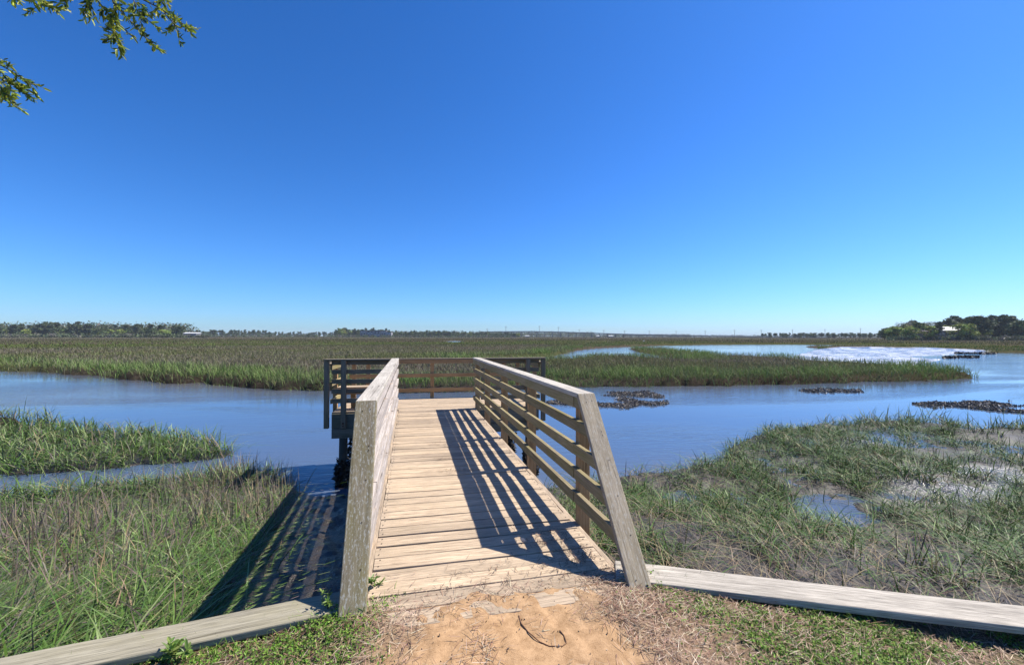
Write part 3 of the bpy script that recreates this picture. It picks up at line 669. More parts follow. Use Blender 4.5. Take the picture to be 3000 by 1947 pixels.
WS = ([(OLV*1.3, 0.4+1.0*band*(1-dk)+1.2*gs), (GREEN*1.35, 0.2*b2+1.6*gs), (BRN*.62, 1.0*(1-band)*(1-gs)+1.6*dk), (OLV*.8, .8)]); C = (colmix(n, WS)*.4+colexp(n, WS)*.6)*1.32
parts.append(blades(np.c_[X, Y, z-0.03], rng.uniform(.35, .62, n), rng.uniform(.06, .14, n)*(r/120)**.8, rng.uniform(0, 6.28, n), np.abs(rng.normal(.2, .2, n)), np.zeros(n)+.2, C*.8, 2, C))
grass_obj('marsh_grass', parts, 'open salt marsh spreading from the far creek bank towards the distant woods', M_GRASS_FAR)

# ------------------------------------------------------------------ oyster beds
def bed(poly, n, size, label, lo=0.06, hi=0.20, name='oyster_bed'):
    P = poly_px(poly, WZ); x0, y0 = P.min(0); x1, y1 = P.max(0); X = rng.uniform(x0, x1, n*4); Y = rng.uniform(y0, y1, n*4)
    k = inside(P, X, Y) & (fbm(X*.9, Y*.9, 101) > 0.44+0.12*rng.random(n*4)); X, Y = X[k][:n], Y[k][:n]; n = len(X)
    z = WZ + rng.uniform(-0.03, 0.060, n)*(fbm(X*1.3, Y*1.3, 103)+.3)
    v, f, c = shells(np.c_[X, Y, z], rng.uniform(.7, 1.4, n)*size, shell_col(n, lo, hi, 0.10))
    tag(link(name, np_mesh(name, v, f, c, False, [M_SHELL])), label, 'oyster bed', kind='stuff')
bed([(1690, 1172), (1740, 1152), (1800, 1145), (1900, 1146), (1945, 1160), (1962, 1182), (1930, 1190), (1880, 1186), (1840, 1198), (1770, 1195), (1700, 1190), (1600, 1182), (1600, 1174)], 6500, 0.062, 'dark oyster bed in the creek just beyond the right railing')
bed([(2340, 1143), (2400, 1138), (2520, 1142), (2530, 1149), (2450, 1151), (2360, 1150)], 1500, 0.075, 'thin low oyster bed out in the middle of the creek')
bed([(2670, 1182), (2760, 1174), (2900, 1178), (3000, 1196), (3020, 1212), (2930, 1206), (2800, 1192), (2740, 1198)], 4200, 0.065, 'long oyster bed behind the right marsh grass')
bed([(2880, 1177), (3000, 1172), (3100, 1180), (3100, 1192), (2960, 1190)], 2400, 0.065, 'oyster bed at the right edge of the creek')
bed([(2760, 1047), (2800, 1044), (2870, 1044), (2865, 1048), (2770, 1050)], 500, 0.30, 'low dark shell bar beside the bright mudflat', 0.012, 0.05)
bed([(2790, 1033), (2920, 1034.5), (2920, 1037), (2800, 1036)], 400, 0.35, 'farther dark shell bar beyond the bright mudflat', 0.012, 0.05)

# ------------------------------------------------------------------ landing cover: weeds, straw, leaves, pebbles
def leaflets(P, L, W, C, updir=0.6):
    n = len(P); a = rng.normal(size=(n, 3)); a[:, 2] = np.abs(a[:, 2])*updir; a /= np.linalg.norm(a, axis=1)[:, None]
    b = np.cross(a, np.array([0, 0, 1.0])+rng.normal(0, .35, (n, 3))); b /= np.linalg.norm(b, axis=1)[:, None]; up = np.cross(b, a)
    L = L[:, None]; W = W[:, None]
    v = np.stack([P, P+a*L*.3+b*W*.45+up*W*.12, P+a*L*.72+b*W*.36+up*W*.08, P+a*L-up*W*.1, P+a*L*.72-b*W*.36+up*W*.08, P+a*L*.3-b*W*.45+up*W*.12], 1)
    q = np.array([[0, 1, 2, 3], [0, 3, 4, 5]]); Qq = (np.arange(n)[:, None, None]*6+q[None]).reshape(-1, 4)
    return v.reshape(-1, 3), Qq, np.repeat(C, 6, 0)
def land_pts(n, x0, x1, y0, dmin=0.0):
    X = rng.uniform(x0, x1, n); Y = rng.uniform(y0, 2.75, n); k = Y < bulk_y(X)-0.02-dmin; X, Y = X[k], Y[k]; return X, Y
X, Y = land_pts(190000, -2.6, 4.2, 0.7); s_, g_ = gmask(X, Y)
g2 = fbm(X*5, Y*5, 111); keep = rng.random(len(X)) < g_*(1-s_)*np.where(X < .4, sstep(.26, .5, g2), sstep(.33, .56, g2))*0.95; X, Y = X[keep], Y[keep]; n = len(X)
C = colmix(n, [(np.array([0.12, 0.22, 0.03]), 1.5), (np.array([0.21, 0.32, 0.06]), 1.0), (np.array([0.07, 0.12, 0.03]), .7), (TAN, .25)])
P = np.c_[X, Y, gz(X, Y)+rng.uniform(0, .028, n)*fbm(X*4, Y*4, 113)*1.6]
v1 = leaflets(P, rng.uniform(.010, .024, n), rng.uniform(.005, .012, n), C)
k = rng.random(n) < .22; m = k.sum()
v2 = blades(P[k]-[0, 0, .01], rng.uniform(.025, .075, m), rng.uniform(.002, .004, m), rng.uniform(0, 6.28, m), np.abs(rng.normal(.3, .3, m)), np.abs(rng.normal(.5, .4, m)), C[k]*.8, 3, C[k]*1.15)
grass_obj('turf_grass', [v1, v2], 'low green weeds and turf on the landing')
X, Y = land_pts(150000, -2.6, 4.2, 0.7); s_, g_ = gmask(X, Y)
ptc = fbm(X*3.1, Y*3.1, 121)
dens = np.maximum((1-s_)*(0.35+0.25*(1-g_)), s_*0.20*sstep(.42, .62, ptc))*sstep(.25, .55, ptc+.12)
dens = dens + 0.8*sstep(.35, .55, ptc)*(np.exp(-((X-1.1)/.45)**2-((Y-2.2)/.22)**2) + .15*np.exp(-((X-.1)/.3)**2-((Y-2.1)/.10)**2) + .25*np.exp(-((X-.65)/.3)**2-((Y-2.1)/.15)**2))
keep = rng.random(len(X)) < dens; X, Y = X[keep], Y[keep]; n = len(X)
C = colmix(n, [(np.array([0.36, 0.235, 0.16]), 1.2), (np.array([0.22, 0.12, 0.08]), 1.0), (np.array([0.50, 0.40, 0.29]), .8), (np.array([0.10, 0.065, 0.045]), .5)])
yaw = rng.normal(0.2, 1.3, n); L = rng.uniform(.025, .10, n); 
v3 = blades(np.c_[X, Y, gz(X, Y)+rng.uniform(.001, .018, n)], L, rng.uniform(.0018, .0045, n), yaw, np.full(n, 1.0)*rng.uniform(.8, 1.1, n), np.full(n, .0)+rng.uniform(-.1, .1, n), C, 2)
V, Q, CC = v3; V = V.reshape(n, -1, 3); base_z = V[:, :1, 2]; V[:, :, 2] = base_z + (V[:, :, 2]-base_z)*rng.uniform(.0, .25, (n, 1)); v3 = (V.reshape(-1, 3), Q, CC)
grass_obj('pine_straw', [v3], 'brown pine straw scattered over the sandy landing', M_NEEDLE)
# straw and dirt drifted on the deck
X = np.concatenate([rng.normal(cx, sx, k) for cx, cy, sx, sy, k in ((1.02, 3.05, .10, .10, 160), (1.12, 2.72, .13, .10, 260), (0.55, 4.75, .10, .05, 110), (0.40, 5.25, .07, .03, 50), (0.42, 6.0, .12, .05, 70), (0.78, 6.3, .1, .1, 50), (1.14, 8.5, .12, .12, 120), (.55, 2.62, .35, .10, 160))])
Y = np.concatenate([rng.normal(cy, sy, k) for cx, cy, sx, sy, k in ((1.02, 3.05, .10, .10, 160), (1.12, 2.72, .13, .10, 260), (0.55, 4.75, .10, .05, 110), (0.40, 5.25, .07, .03, 50), (0.42, 6.0, .12, .05, 70), (0.78, 6.3, .1, .1, 50), (1.14, 8.5, .12, .12, 120), (.55, 2.62, .35, .10, 160))])
k = (X > DL+.03) & (X < DR-.02); X, Y = X[k], Y[k]; n = len(X)
C = colmix(n, [(np.array([0.16, 0.10, 0.065]), 1.2), (np.array([0.06, 0.045, 0.035]), 1.2), (np.array([0.30, 0.2, 0.13]), .5)])
V, Q, CC = blades(np.c_[X, Y, np.full(n, .006)+rng.uniform(0, .006, n)], rng.uniform(.02, .08, n), rng.uniform(.0025, .006, n), rng.uniform(0, 6.28, n), np.ones(n), np.zeros(n), C, 2)
V = V.reshape(n, -1, 3); V[:, :, 2] = V[:, :1, 2] + (V[:, :, 2]-V[:, :1, 2])*.12
grass_obj('deck_debris', [(V.reshape(-1, 3), Q, CC)], 'dark pine straw and dirt drifted on the deck boards', M_NEEDLE)
def pebbles(name, X, Y, Z, size, C, label):
    n = len(X); P = np.c_[X, Y, Z]; v, f, c = shells(P, size, C); tag(link(name, np_mesh(name, v, f, c, False, [M_SHELL])), label, 'pebbles', kind='stuff')
X, Y = land_pts(900, -.6, 1.8, .8); pebbles('pebbles', X, Y, gz(X, Y)+.003, rng.uniform(.004, .014, len(X)), colmix(len(X), [(np.array([.08, .07, .065]), 1), (np.array([.3, .26, .22]), .5), (np.array([.15, .1, .07]), .6)]), 'small dark pebbles and bark bits on the sand')
X, Y = land_pts(6000, -.5, 1.4, 1.0); s_, g_ = gmask(X, Y); X = np.r_[rng.uniform(-2.2, -.5, 260), rng.uniform(1.6, 5.5, 500)]; Y = bulk_y(X)+.1+np.abs(rng.normal(0, .35, len(X))); z, _, _ = terrain(X, Y)
pebbles('oyster_shells', X, Y, z+.012, rng.uniform(.03, .09, len(X)), shell_col(len(X), .10, .35, .3), 'loose pale oyster shells on the mud below the bulkhead')

# curved brown stick on the sand, small upright shell on the deck
def stick(px, rad_, label, lift=.003):
    pts = [at(x, y, -0.01) for x, y in px]; mb = MB(); P = [(p[0], p[1], float(gz(np.array(p[0]), np.array(p[1])))+lift) for p in pts]
    mb.tube(P, [rad_*(1-.6*i/(len(P)-1)) for i in range(len(P))], 6); tag(mb.build('stick', plain('stick_bark', (.19, .105, .06), .85, .4, 20)), label, 'stick')
stick([(1520, 1805), (1528, 1830), (1548, 1855), (1580, 1876), (1610, 1888), (1650, 1890)], .0045, 'long curved brown stick lying on the sand before the pier')
stick([(1640, 1852), (1652, 1862), (1660, 1880), (1645, 1895)], .004, 'short brown twig beside the long curved stick')
p = at(1534, 1590, 0.0); v, f, c = shells(np.array([[p[0], p[1], .022]]), np.array([.05]), np.array([[.55, .5, .44]]))
tag(link('shell', np_mesh('shell', v, f, c, False, [M_SHELL])), 'small pale shell standing on the shaded deck boards', 'shell')
# leafy weeds
def weed(px, py, n, hgt, L, label):
    p = at(px, py, -0.02); z = float(gz(np.array(p[0]), np.array(p[1]))); root = tag(empty('weed', (p[0], p[1], z)), label, 'weed')
    mb = MB(); tips = []
    for i in range(n):
        a = random.uniform(0, 6.28); l = random.uniform(.2, .8)*hgt; pts = [(0, 0, 0), (math.cos(a)*l*.3, math.sin(a)*l*.3, hgt*.45*random.uniform(.7, 1.2)), (math.cos(a)*l*.7, math.sin(a)*l*.7, hgt*random.uniform(.6, 1.1))]
        mb.tube(pts, [.0022, .0018, .001], 5)
        for t in np.linspace(.3, 1, 6): q = Vector(pts[1]).lerp(Vector(pts[2]), t); tips += [q]*2
    mb.build('stem', plain('weed_stem', (.10, .12, .04), .7), root)
    P = np.array([tuple(q) for q in tips]); k = len(P); v, q, c = leaflets(P, rng.uniform(.6, 1.2, k)*L, rng.uniform(.3, .45, k)*L, colmix(k, [(np.array([.13, .22, .04]), 1), (np.array([.22, .30, .07]), .6)]))
    link('leaves', np_mesh('leaves', v, q, c, False, [M_LEAF]), root)
weed(1096, 1725, 4, .09, .035, 'leafy weed growing at the inner foot of the left end board')
weed(520, 1938, 6, .10, .045, 'bushy leafy weed growing against the left bulkhead cap')
weed(960, 1800, 5, .12, .03, 'tall leafy weed growing just left of the left end board')
weed(1838, 1690, 4, .13, .045, 'dark leafy weed growing at the foot of the right end board')

# ------------------------------------------------------------------ overhanging oak at the upper left
oak = tag(empty('oak_tree', (-5.6, 0.4, -0.05)), 'oak reaching leafy twigs into the top left of the sky', 'tree')
T = Matrix.Translation(-oak.location); M_OAKB = plain('oak_bark', (.11, .09, .07), .9, .4, 8)
mb = MB(); mb.tube([(-5.6, .4, -.3), (-5.5, .45, 1.5), (-5.2, .6, 3.2), (-4.8, .9, 5.0), (-4.7, 1.0, 7.0)], [.26, .21, .18, .13, .05], 12); o = mb.build('trunk', M_OAKB, oak); o.data.transform(T)
DP = 4.2
def spray(limb, twigs, lps, ll, seed):
    mb = MB(); pts = []; rs = random.Random(seed)
    mb.tube(limb, [.05*(1-.8*i/(len(limb)-1)) for i in range(len(limb))], 7)
    for tw in twigs:
        P = [Vector(atd(x, y, DP+dd)) for x, y, dd in tw]; mb.tube(P, [.007*(1-.8*i/(len(P)-1))+.001 for i in range(len(P))], 5)
        for i in range(len(P)-1):
            for t in np.arange(0, 1, lps):
                q = P[i].lerp(P[i+1], t); dr = (P[i+1]-P[i]).normalized()
                if rs.random() < .45:
                    e = q + (dr*.7+Vector((rs.gauss(0, .6), rs.gauss(0, .6), rs.gauss(-.25, .5)))).normalized()*rs.uniform(.05, .17)
                    mb.tube([q, e], [.0025, .0012], 4)
                    for s in np.linspace(.25, 1, 5): pts.append((q.lerp(e, s), (e-q).normalized()))
                pts.append((q, dr))
    o = mb.build('branch', M_OAKB, oak); o.data.transform(T)
    P = np.array([tuple(p) for p, d in pts]); D = np.array([tuple(d) for p, d in pts]); P = np.repeat(P, 2, 0); D = np.repeat(D, 2, 0); n = len(P)
    a = D*.9+rng.normal(0, .65, (n, 3)); a /= np.linalg.norm(a, axis=1)[:, None]; b = np.cross(a, rng.normal(size=(n, 3))); b /= np.linalg.norm(b, axis=1)[:, None]; up = np.cross(b, a)
    L = (rng.uniform(.6, 1.15, n)*ll)[:, None]; W = L*rng.uniform(.26, .38, (n, 1))
    v = np.stack([P, P+a*L*.3+b*W*.45+up*W*.15, P+a*L*.72+b*W*.4+up*W*.1, P+a*L-up*W*.2, P+a*L*.72-b*W*.4+up*W*.1, P+a*L*.3-b*W*.45+up*W*.15], 1).reshape(-1, 3)
    q = (np.arange(n)[:, None, None]*6+np.array([[0, 1, 2, 3], [0, 3, 4, 5]])[None]).reshape(-1, 4)
    C = np.repeat(colmix(n, [(np.array([.20, .27, .035]), 1.2), (np.array([.40, .42, .05]), 1.1), (np.array([.06, .10, .02]), .6)]), 6, 0)
    o = link('leaves', np_mesh('leaves', v, q, C, False, [M_LEAF]), oak); o.data.transform(T)
l0 = tuple(atd(60, -260, DP+.2)); l1 = tuple(atd(330, -160, DP+.1)); l2 = tuple(atd(-260, 120, DP))
spray([(-4.85, .87, 4.8), (-3.2, 1.6, 5.6), l0], [[(60, -260, .2), (70, -120, .1), (90, -20, 0), (110, 25, 0)], [(90, -20, 0), (140, 15, .1), (172, 38, .1)], [(70, -120, .1), (30, -30, .0), (36, 0, 0)]], .15, .072, 1)
spray([(-4.82, .9, 4.9), (-2.6, 2.0, 6.2), l1], [[(330, -160, .1), (300, -60, 0), (340, 20, 0), (390, 70, -.05), (428, 112, -.05), (460, 146, 0)], [(300, -60, 0), (255, 10, .1), (245, 38, .1)], [(340, 20, 0), (318, 70, .1), (345, 110, .1), (350, 135, .1)],
     [(330, -160, .1), (380, -40, -.1), (400, 30, -.1), (445, 70, -.1)], [(300, -60, 0), (280, -5, 0), (330, 55, .0), (395, 115, 0)], [(280, -60, 0), (215, -20, .1), (190, 0, .1)]], .13, .072, 2)
spray([l1, tuple(atd(380, -80, DP))], [[(380, -80, 0), (420, 0, 0), (470, 25, 0), (520, 58, 0), (556, 88, 0), (560, 100, 0)], [(470, 25, 0), (505, 65, 0), (522, 92, 0)], [(430, -20, 0), (480, -10, 0), (472, 15, .1)]], .3, .07, 3)
spray([(-5.25, .6, 3.1), (-4.4, 1.5, 3.5), l2], [[(-260, 120, 0), (-100, 170, 0), (0, 190, 0), (60, 225, 0), (96, 250, 0)], [(-100, 170, 0), (0, 230, 0), (50, 255, 0), (70, 275, 0)], [(-260, 120, 0), (-80, 240, .1), (0, 275, .1), (45, 300, .1)], [(-80, 240, .1), (10, 260, 0), (12, 292, 0)]], .17, .072, 4)

# ------------------------------------------------------------------ far trees
def clumps(cent, rad_, per, size, cols):
    n = len(cent)*per; ci = np.repeat(np.arange(len(cent)), per); g = rng.normal(size=(n, 3)); g /= np.linalg.norm(g, axis=1)[:, None]
    P = cent[ci] + g*rad_[ci]*rng.uniform(.35, 1, (n, 1)); a = rng.normal(size=(n, 3)); a /= np.linalg.norm(a, axis=1)[:, None]
    b = np.cross(a, rng.normal(size=(n, 3))); b /= np.linalg.norm(b, axis=1)[:, None]; s = rng.uniform(.6, 1.3, (n, 1))*size
    v = np.stack([P-a*s, P+b*s*.7, P+a*s, P-b*s*.7], 1).reshape(-1, 3); q = np.arange(n*4).reshape(-1, 4)
    cc = np.repeat(cols[ci]*rng.uniform(.75, 1.25, (n, 1)), 4, 0); return v, q, cc
def tree_parts(kind, h):
    mb = MB(); cent = []; rad_ = []
    if kind == 'pine':
        lx, ly = random.uniform(-.03, .03)*h, random.uniform(-.03, .03)*h
        mb.tube([(0, 0, -.5), (lx*.4, ly*.4, h*.5), (lx, ly, h*.93)], [.018*h, .012*h, .004*h], 6)
        for i in range(18):
            t = random.uniform(.36, .96); a = random.uniform(0, 6.28); o_ = random.uniform(.02, .15)*h*(1.25-t)*1.6
            c = (lx*t+math.cos(a)*o_, ly*t+math.sin(a)*o_, t*h); cent.append(c); rad_.append((.095*h, .095*h, .065*h)); mb.tube([(lx*t, ly*t, t*h-.03*h), c], [.004*h, .002*h], 4)
        base = np.array([.085, .110, .055]); per, sz = 44, .034*h
    else:
        mb.tube([(0, 0, -.5), (0, 0, h*.3), (random.uniform(-.05, .05)*h, 0, h*.7)], [.022*h, .016*h, .006*h], 6)
        for i in range(22):
            a = random.uniform(0, 6.28); t = random.uniform(.22, .92) if kind != 'bare' else random.uniform(.45, .97); w_ = math.sin(min(1, (t-.1)/.85)*math.pi)**.6*.34*h*random.uniform(.3, 1)
            c = (math.cos(a)*w_, math.sin(a)*w_, t*h); cent.append(c); rad_.append((.15*h, .15*h, .11*h)); mb.tube([(0, 0, max(.2, t-.3)*h), c], [.006*h, .002*h], 4)
        base = {'broad': np.array([.11, .14, .06]), 'spring': np.array([.24, .29, .07]), 'bare': np.array([.20, .18, .16])}[kind]; per, sz = (44, .040*h) if kind != 'bare' else (22, .020*h)
    cent = np.array(cent); cols = base*rng.uniform(.7, 1.4, (len(cent), 1))*rng.uniform(.9, 1.1, (len(cent), 3))
    v, q, c = clumps(cent, np.array(rad_), per, sz, cols)
    return mb.mesh('trunk', M_TRUNK), np_mesh('crown', v, q, c, False, [M_FOL])
KINDS = {k: [tree_parts(k, 1.0*16) for _ in range(4)] for k in ('pine', 'broad', 'spring', 'bare')}
def tree(kind, px, dist, h, label, group, name):
    d = ray(px, 985); p = CPOS[:2] + d[:2]*dist
    tm, cm = random.choice(KINDS[kind]); root = bpy.data.objects.new(name, None); col.objects.link(root); root.location = (p[0], p[1], -1.2)
    s = h/16; root.scale = (s*random.uniform(1.1, 1.6), s*random.uniform(1.1, 1.6), s); root.rotation_euler[2] = random.uniform(0, 6.28); tag(root, label, 'tree', group)
    for nm, me in (('trunk', tm), ('crown', cm)): o = bpy.data.objects.new(nm, me); col.objects.link(o); o.parent = root
def pxd(h, px, dist): return h*F/dist
NM = {'pine': 'pine_tree', 'broad': 'broadleaf_tree', 'spring': 'broadleaf_tree', 'bare': 'bare_tree'}
ADJ = {'pine': 'tall dark pine', 'broad': 'dense green broadleaf tree', 'spring': 'fresh yellow-green leafing tree', 'bare': 'grey leafless tree'}
def wood_line(n, x0, x1, d0, d1, hfun, kinds, where):
    for i in range(n):
        px = x0+(x1-x0)*(i+random.random())/n; dist = random.uniform(d0, d1); k = random.choices(list(kinds), list(kinds.values()))[0]; h = hfun(px, k)*random.uniform(.92, 1.05)
        tree(k, px, dist, h, ADJ[k]+' '+where, ADJ[k]+'s '+where, NM[k])
def hl(px, k): return {'pine': 17.5, 'broad': 12.5, 'spring': 11.0, 'bare': 6.5}[k]*(1 if px < 520 else .85)
wood_line(130, -160, 530, 520, 590, hl, {'pine': 5, 'broad': 4, 'spring': 1.5, 'bare': 1.5}, 'in the wood along the far left shore')
for px in (132, 150, 165, 232, 262, 532): tree('pine', px, 540, 20.5 if px < 500 else 15.5, 'lone pine standing above the far left wood', 'pines topping the far left wood', 'pine_tree')
def hm(px, k): return (15.5 if px < 760 else 15.5-4*min(1, (px-760)/60))*(1 if k == 'pine' else .75)
wood_line(75, 520, 985, 850, 960, hm, {'pine': 5, 'broad': 4}, 'on the low shore left of the grey apartments')
def hc(px, k): return np.interp(px, [975, 1000, 1050, 1120, 1150, 1300, 1420, 1520], [14, 22, 20, 21, 15, 16, 12, 12])*(1 if k == 'pine' else .85)
wood_line(110, 980, 1520, 900, 1000, hc, {'pine': 4, 'broad': 5, 'spring': .8}, 'around the grey apartments')
def hr(px, k): return np.interp(px, [2590, 2640, 2700, 2760, 2800, 2900, 3000, 3300], [13, 19, 19, 17, 21, 22, 21, 20])*{'pine': 1.04, 'broad': .75, 'spring': .7, 'bare': .85}[k]
wood_line(44, 2590, 2800, 345, 385, hr, {'broad': 2, 'spring': 4.5, 'bare': 2, 'pine': .6}, 'by the houses on the right shore')
wood_line(95, 2775, 3330, 345, 395, hr, {'pine': 6, 'broad': 4, 'spring': 3.2}, 'in the tall wood on the right shore')
wood_line(45, 2230, 2600, 700, 780, lambda px, k: 10, {'pine': 3, 'broad': 4}, 'on the low point left of the right shore houses')
for px in (2668, 2726, 2748, 2808, 2842): tree(random.choice(['pine', 'broad', 'spring']), px, 330, random.uniform(9, 15), 'tree standing in front of the right shore houses', 'trees in front of the right shore houses', 'shore_tree')
# low scrub skirts
def scrub(name, x0, x1, d0, d1, h, n, label, q_=.14):
    px = rng.uniform(x0, x1, n); P = []
    for p in px:
        d = ray(p, 985); dist = rng.uniform(d0, d1); P.append([d[0]*dist, d[1]*dist, -1.2+rng.uniform(.15, .6)*h])
    P = np.array(P); cols = np.array([.10, .125, .060])*rng.uniform(.6, 1.5, (n, 1)); m = rng.random(n) < .25; cols[m] = np.array([.17, .155, .13])*rng.uniform(.7, 1.2, (m.sum(), 1))
    v, q, c = clumps(P, np.tile(np.array([[.9, .9, .55]])*h*.7, (n, 1)), 30, q_*h, cols); tag(link(name, np_mesh(name, v, q, c, False, [M_FOL])), label, 'scrub', kind='stuff')
scrub('shore_scrub', -200, 560, 505, 530, 6.0, 420, 'low scrub along the foot of the far left wood')
scrub('distant_woods', -250, 548, 560, 610, 24, 640, 'dense mass of mixed trees filling the far left wood', .05)
scrub('distant_woods', 985, 1470, 985, 1030, 17, 420, 'dense mass of mixed trees behind the grey apartments', .07)
scrub('distant_woods', 2790, 3400, 385, 410, 22, 360, 'dense mass of mixed trees filling the right shore wood', .06)
scrub('shore_scrub', 522, 612, 488, 500, 4.6, 46, 'low scrub before the long white-roofed building')
scrub('shore_scrub', 540, 1500, 830, 890, 6.0, 420, 'low scrub along the middle far shore')
scrub('shore_scrub', 2600, 3350, 325, 338, 4.6, 300, 'low scrub along the foot of the right shore wood')
scrub('distant_woods', -300, 1500, 1350, 1600, 11, 420, 'hazy distant woods behind the left shore')
scrub('distant_woods', 1400, 1740, 1500, 1700, 24, 620, 'dark distant woods behind the high part of the long bridge', .055)
scrub('distant_woods', 1700, 2020, 1560, 1800, 15, 520, 'low dark woods behind the falling part of the long bridge', .07)
scrub('distant_woods', 1980, 3300, 1700, 2000, 13, 620, 'low distant woods right of the long bridge', .08)

# ------------------------------------------------------------------ buildings, bridge, poles
M_WHITE = plain('white_roof', (.52, .52, .51), .6, .08, .2); M_SIDE = plain('grey_siding', (.24, .24, .25), .8, .15, .3); M_DARKROOF = plain('dark_shingles', (.10, .085, .08), .9, .3, .5); M_WALLB = plain('brown_siding', (.22, .18, .14), .8, .2, .5)
M_GLASS = plain('dark_glass', (.03, .035, .045), .15, .2, .3, .5); M_CONC = plain('concrete', (.11, .115, .12), .85, .15, .05); M_CREAM = plain('pale_wall', (.5, .5, .48), .8, .1, .3)
def place(px, dist, name, label, cat, group=None):
    d = ray(px, 985); yaw = -TH; r = tag(empty(name, (d[0]*dist, d[1]*dist, -1.2)), label, cat, group); r.rotation_euler[2] = yaw; return r
def gable(L, W, h, rise, ov, m_wall, m_roof, root, hip=0.0, wins=()):
    mb = MB(); mb.box(-L/2, L/2, 0, W, 0, h, 'x'); wl_ = mb.build('wall', m_wall, root)
    mb = MB(); a = L/2+ov; q0 = -ov; q1 = W+ov; z = h+.02; rz = h+rise; hp = hip*a
    mb.v = [(-a, q0, z), (a, q0, z), (a, q1, z), (-a, q1, z), (-a+hp, W/2, rz), (a-hp, W/2, rz), (-a, q0, z-.25), (a, q0, z-.25), (a, q1, z-.25), (-a, q1, z-.25)]
    for f in ((0, 1, 5, 4), (2, 3, 4, 5), (3, 0, 4), (1, 2, 5), (6, 7, 1, 0), (7, 8, 2, 1), (8, 9, 3, 2), (9, 6, 0, 3), (9, 8, 7, 6)): mb.face(f, [(0, 0)]*len(f))
    mb.build('roof', m_roof, root)
    for x, zc, w_, hh in wins:
        mb = MB(); mb.box(x-w_/2, x+w_/2, -.06, .05, zc-hh/2, zc+hh/2, 'x'); mb.build('window', M_GLASS, root)
r = place(2693, 342, 'house', 'brown house with dark hipped roof among the right shore trees', 'house'); gable(14, 9, 7.2, 2.6, .7, M_WALLB, M_DARKROOF, r, .35, [(-4, 5, 1.8, 2), (0, 5, 1.8, 2), (4, 5, 1.8, 2)])
r = place(2790, 338, 'house', 'long house with bright white roof and raised porch under the right shore pines', 'house'); gable(25, 9, 8.0, 3.0, .8, M_SIDE, M_WHITE, r, .25, [(-9.5, 6.2, 2.4, 2.0), (-6, 6.2, 2.4, 2.0), (1, 6.0, 1.8, 1.8), (6, 6.0, 1.8, 1.8)])
mb = MB(); mb.box(-12.4, -3.4, -2.6, -.08, 4.6, 4.9, 'x'); mb.box(-12.4, -3.4, -2.6, -2.5, 5.8, 6.0, 'x'); [mb.box(x-.12, x+.12, -2.5, -2.3, 0, 8.0, 'z') for x in (-12.2, -9.2, -6.3, -3.5)]; mb.build('porch', M_CREAM, r)
r = place(556, 506, 'building', 'long low white-roofed building beyond the left wood', 'building'); gable(15, 8, 5.4, 1.3, .7, M_SIDE, M_WHITE, r)
r = place(812, 880, 'building', 'pale low shed on the open shore left of the apartments', 'building'); gable(24, 9, 2.4, 1.2, .8, M_CREAM, M_CREAM, r)
apt = place(1100, 880, 'apartment_block', 'grey four storey apartment block among trees on the far shore', 'building')
for k, (x, w_, h) in enumerate(((-26, 12, 13.5), (-12, 14, 13.0), (3, 14, 13.5), (16, 10, 13.0), (27, 11, 10.5))):
    mb = MB(); mb.box(x-w_/2, x+w_/2, (k % 2)*2, 14, 0, h, 'x'); wl_ = mb.build('wall', M_SIDE, apt)
    mb = MB(); mb.box(x-w_/2-.4, x+w_/2+.4, (k % 2)*2-.5, 14.4, h+.01, h+1.0, 'x'); mb.build('roof', M_DARKROOF, apt)
    for s in range(4):
        for c in (-1, 1):
            if s*3+2.6 < h-1: mb = MB(); mb.box(x+c*w_*.24-1.3, x+c*w_*.24+1.3, (k % 2)*2-.1, (k % 2)*2+.1, s*3+.9, s*3+2.7, 'x'); mb.build('window', M_GLASS if (s+k) % 3 else M_CREAM, wl_)
for px, dist, L in ((1485, 1250, 16), (1508, 1240, 9), (1545, 1260, 18), (1752, 1300, 14), (1790, 1290, 22)):
    r = place(px, dist, 'house', 'tiny pale house on the shore under the long bridge', 'house', 'houses under the long bridge'); gable(L*.62, 7, 3.4, 2.0, .5, M_SIDE, M_CREAM, r)
# bridge
BD = 1400.0
bridge = tag(empty('bridge', tuple(atd(1900, 985, BD)*np.array([1, 1, 0]))), 'long low concrete road bridge rising over the marsh on many piers', 'bridge'); Tb = Matrix.Translation(-bridge.location)
bx = np.linspace(1400, 2440, 70); by = np.interp(bx, [1400, 1480, 1560, 1640, 1740, 1830, 2000, 2250, 2440], [973.5, 971.8, 971.3, 973, 976.3, 979.3, 983.5, 987, 989])
pts = [Vector(atd(x, y, BD)) for x, y in zip(bx, by)]
mb = MB(); [mb.bar(a, b+(b-a)*.003, (FW[0], FW[1], 0), 11, 1.9) for a, b in zip(pts[:-1], pts[1:])]; o = mb.build('deck', M_CONC, bridge); o.data.transform(Tb)
mb = MB(); [mb.bar(a+Vector((0, 0, 1.5)), b+Vector((0, 0, 1.5)), (FW[0], FW[1], 0), 11.2, .9) for a, b in zip(pts[:-1], pts[1:])]; o = mb.build('parapet', M_CONC, bridge); o.data.transform(Tb)
for x in np.arange(1412, 2420, 23.0):
    p = atd(x, np.interp(x, bx, by), BD)
    if p[2] < 1: continue
    mb = MB(); [mb.tube([(p[0]+F0[0]*s, p[1]+F0[1]*s, -2.5), (p[0]+F0[0]*s, p[1]+F0[1]*s, p[2]-1.9)], 1.0, 8) for s in (-3.5, 3.5)]; mb.bar((p[0]-F0[0]*5, p[1]-F0[1]*5, p[2]-1.5), (p[0]+F0[0]*5, p[1]+F0[1]*5, p[2]-1.5), (0, 0, 1), 1.1, 1.6)
    o = mb.build('pier_bent', M_CONC, bridge); o.data.transform(Tb)
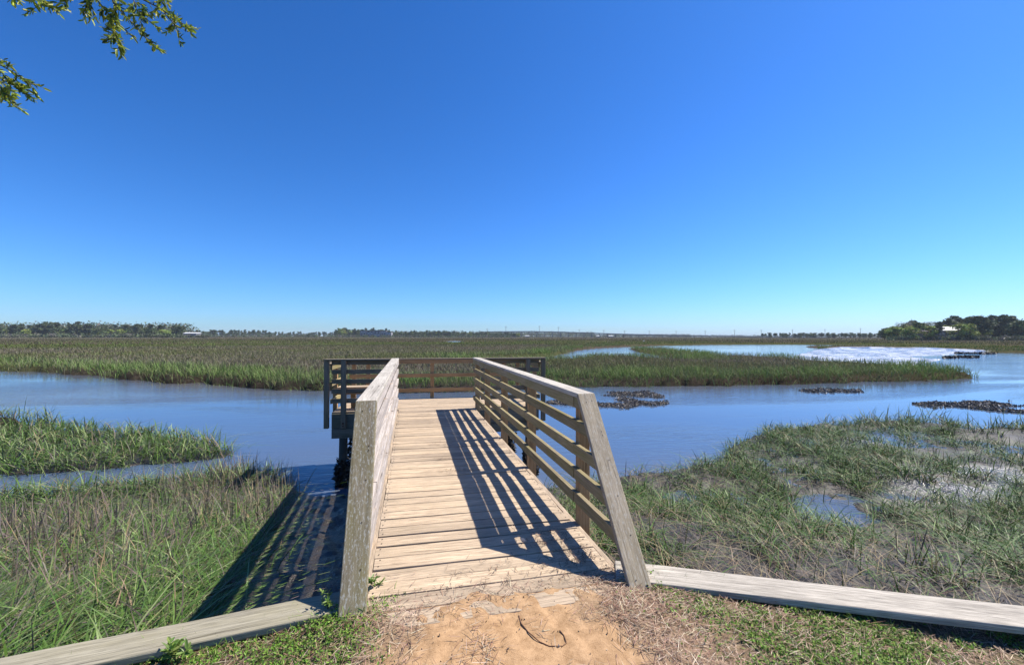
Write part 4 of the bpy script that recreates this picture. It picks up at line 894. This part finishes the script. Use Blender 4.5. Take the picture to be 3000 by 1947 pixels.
M_POLE = plain('pole', (.16, .15, .15), .8)
for px, ty in ((1427, 962), (1482, 955), (1580, 954), (1636, 957.5), (1697, 964.5), (1769, 965.5), (1830, 968), (1902, 967), (1981, 968), (2066, 967.5), (2152, 965.5), (2230, 965), (2322, 964), (2417, 963.5), (2521, 961)):
    b = atd(px, 985, 1380); t = atd(px, ty, 1380)[2]; r = tag(empty('power_pole', (b[0], b[1], -1.2)), 'tall thin power pole in the line crossing the marsh by the bridge', 'power pole', 'power poles along the bridge')
    mb = MB(); mb.tube([(0, 0, 0), (0, 0, t+1.2)], [.75, .45], 6); mb.build('pole', M_POLE, r)
    mb = MB(); [mb.bar((-R0[0]*3, -R0[1]*3, t+1.2-k), (R0[0]*3, R0[1]*3, t+1.2-k), (0, 0, 1), .4, .4) for k in (1.5, 4.0)]; mb.build('crossarm', M_POLE, r)
# egret in the far marsh
p = at(1886, 1004, -1.0); eg = tag(empty('egret', (p[0], p[1], -0.95)), 'white egret standing far out in the marsh', 'bird')
mb = MB(); mb.tube([(-.38, 0, .48), (-.25, 0, .56), (-.05, 0, .62), (.12, 0, .66), (.2, 0, .76), (.17, 0, .9), (.2, 0, 1.02), (.27, 0, 1.06), (.34, 0, 1.045), (.46, 0, 1.02)], [.015, .07, .12, .10, .05, .032, .03, .04, .022, .004], 10)
mb.build('body', plain('white_feathers', (.8, .8, .78), .8, .05), eg); mb = MB(); [mb.tube([(.0, s, .55), (.02, s, .28), (0, s, -.25)], .012, 6) for s in (-.04, .04)]; mb.build('legs', M_NAIL, eg)

# ------------------------------------------------------------------ haze
hz = bpy.data.materials.new('haze'); hz.use_nodes = True; hn = hz.node_tree.nodes; hl_ = hz.node_tree.links
hn.remove(hn['Principled BSDF']); pv = hn.new('ShaderNodeVolumePrincipled'); pv.inputs['Color'].default_value = (0.80, 0.88, 1.0, 1); pv.inputs['Density'].default_value = 0.00009
hl_.new(pv.outputs[0], hn['Material Output'].inputs['Volume'])
HV = [(x, y, z) for z in (-7.0, 46.0) for y in (-700, 8050) for x in (-6050, 6050)]
me = bpy.data.meshes.new('haze'); me.from_pydata(HV, [], [(0, 2, 3, 1), (4, 5, 7, 6), (0, 1, 5, 4), (2, 6, 7, 3), (0, 4, 6, 2), (1, 3, 7, 5)]); me.materials.append(hz); o = link('haze', me); tag(o, 'thin haze over the marsh', kind='stuff')
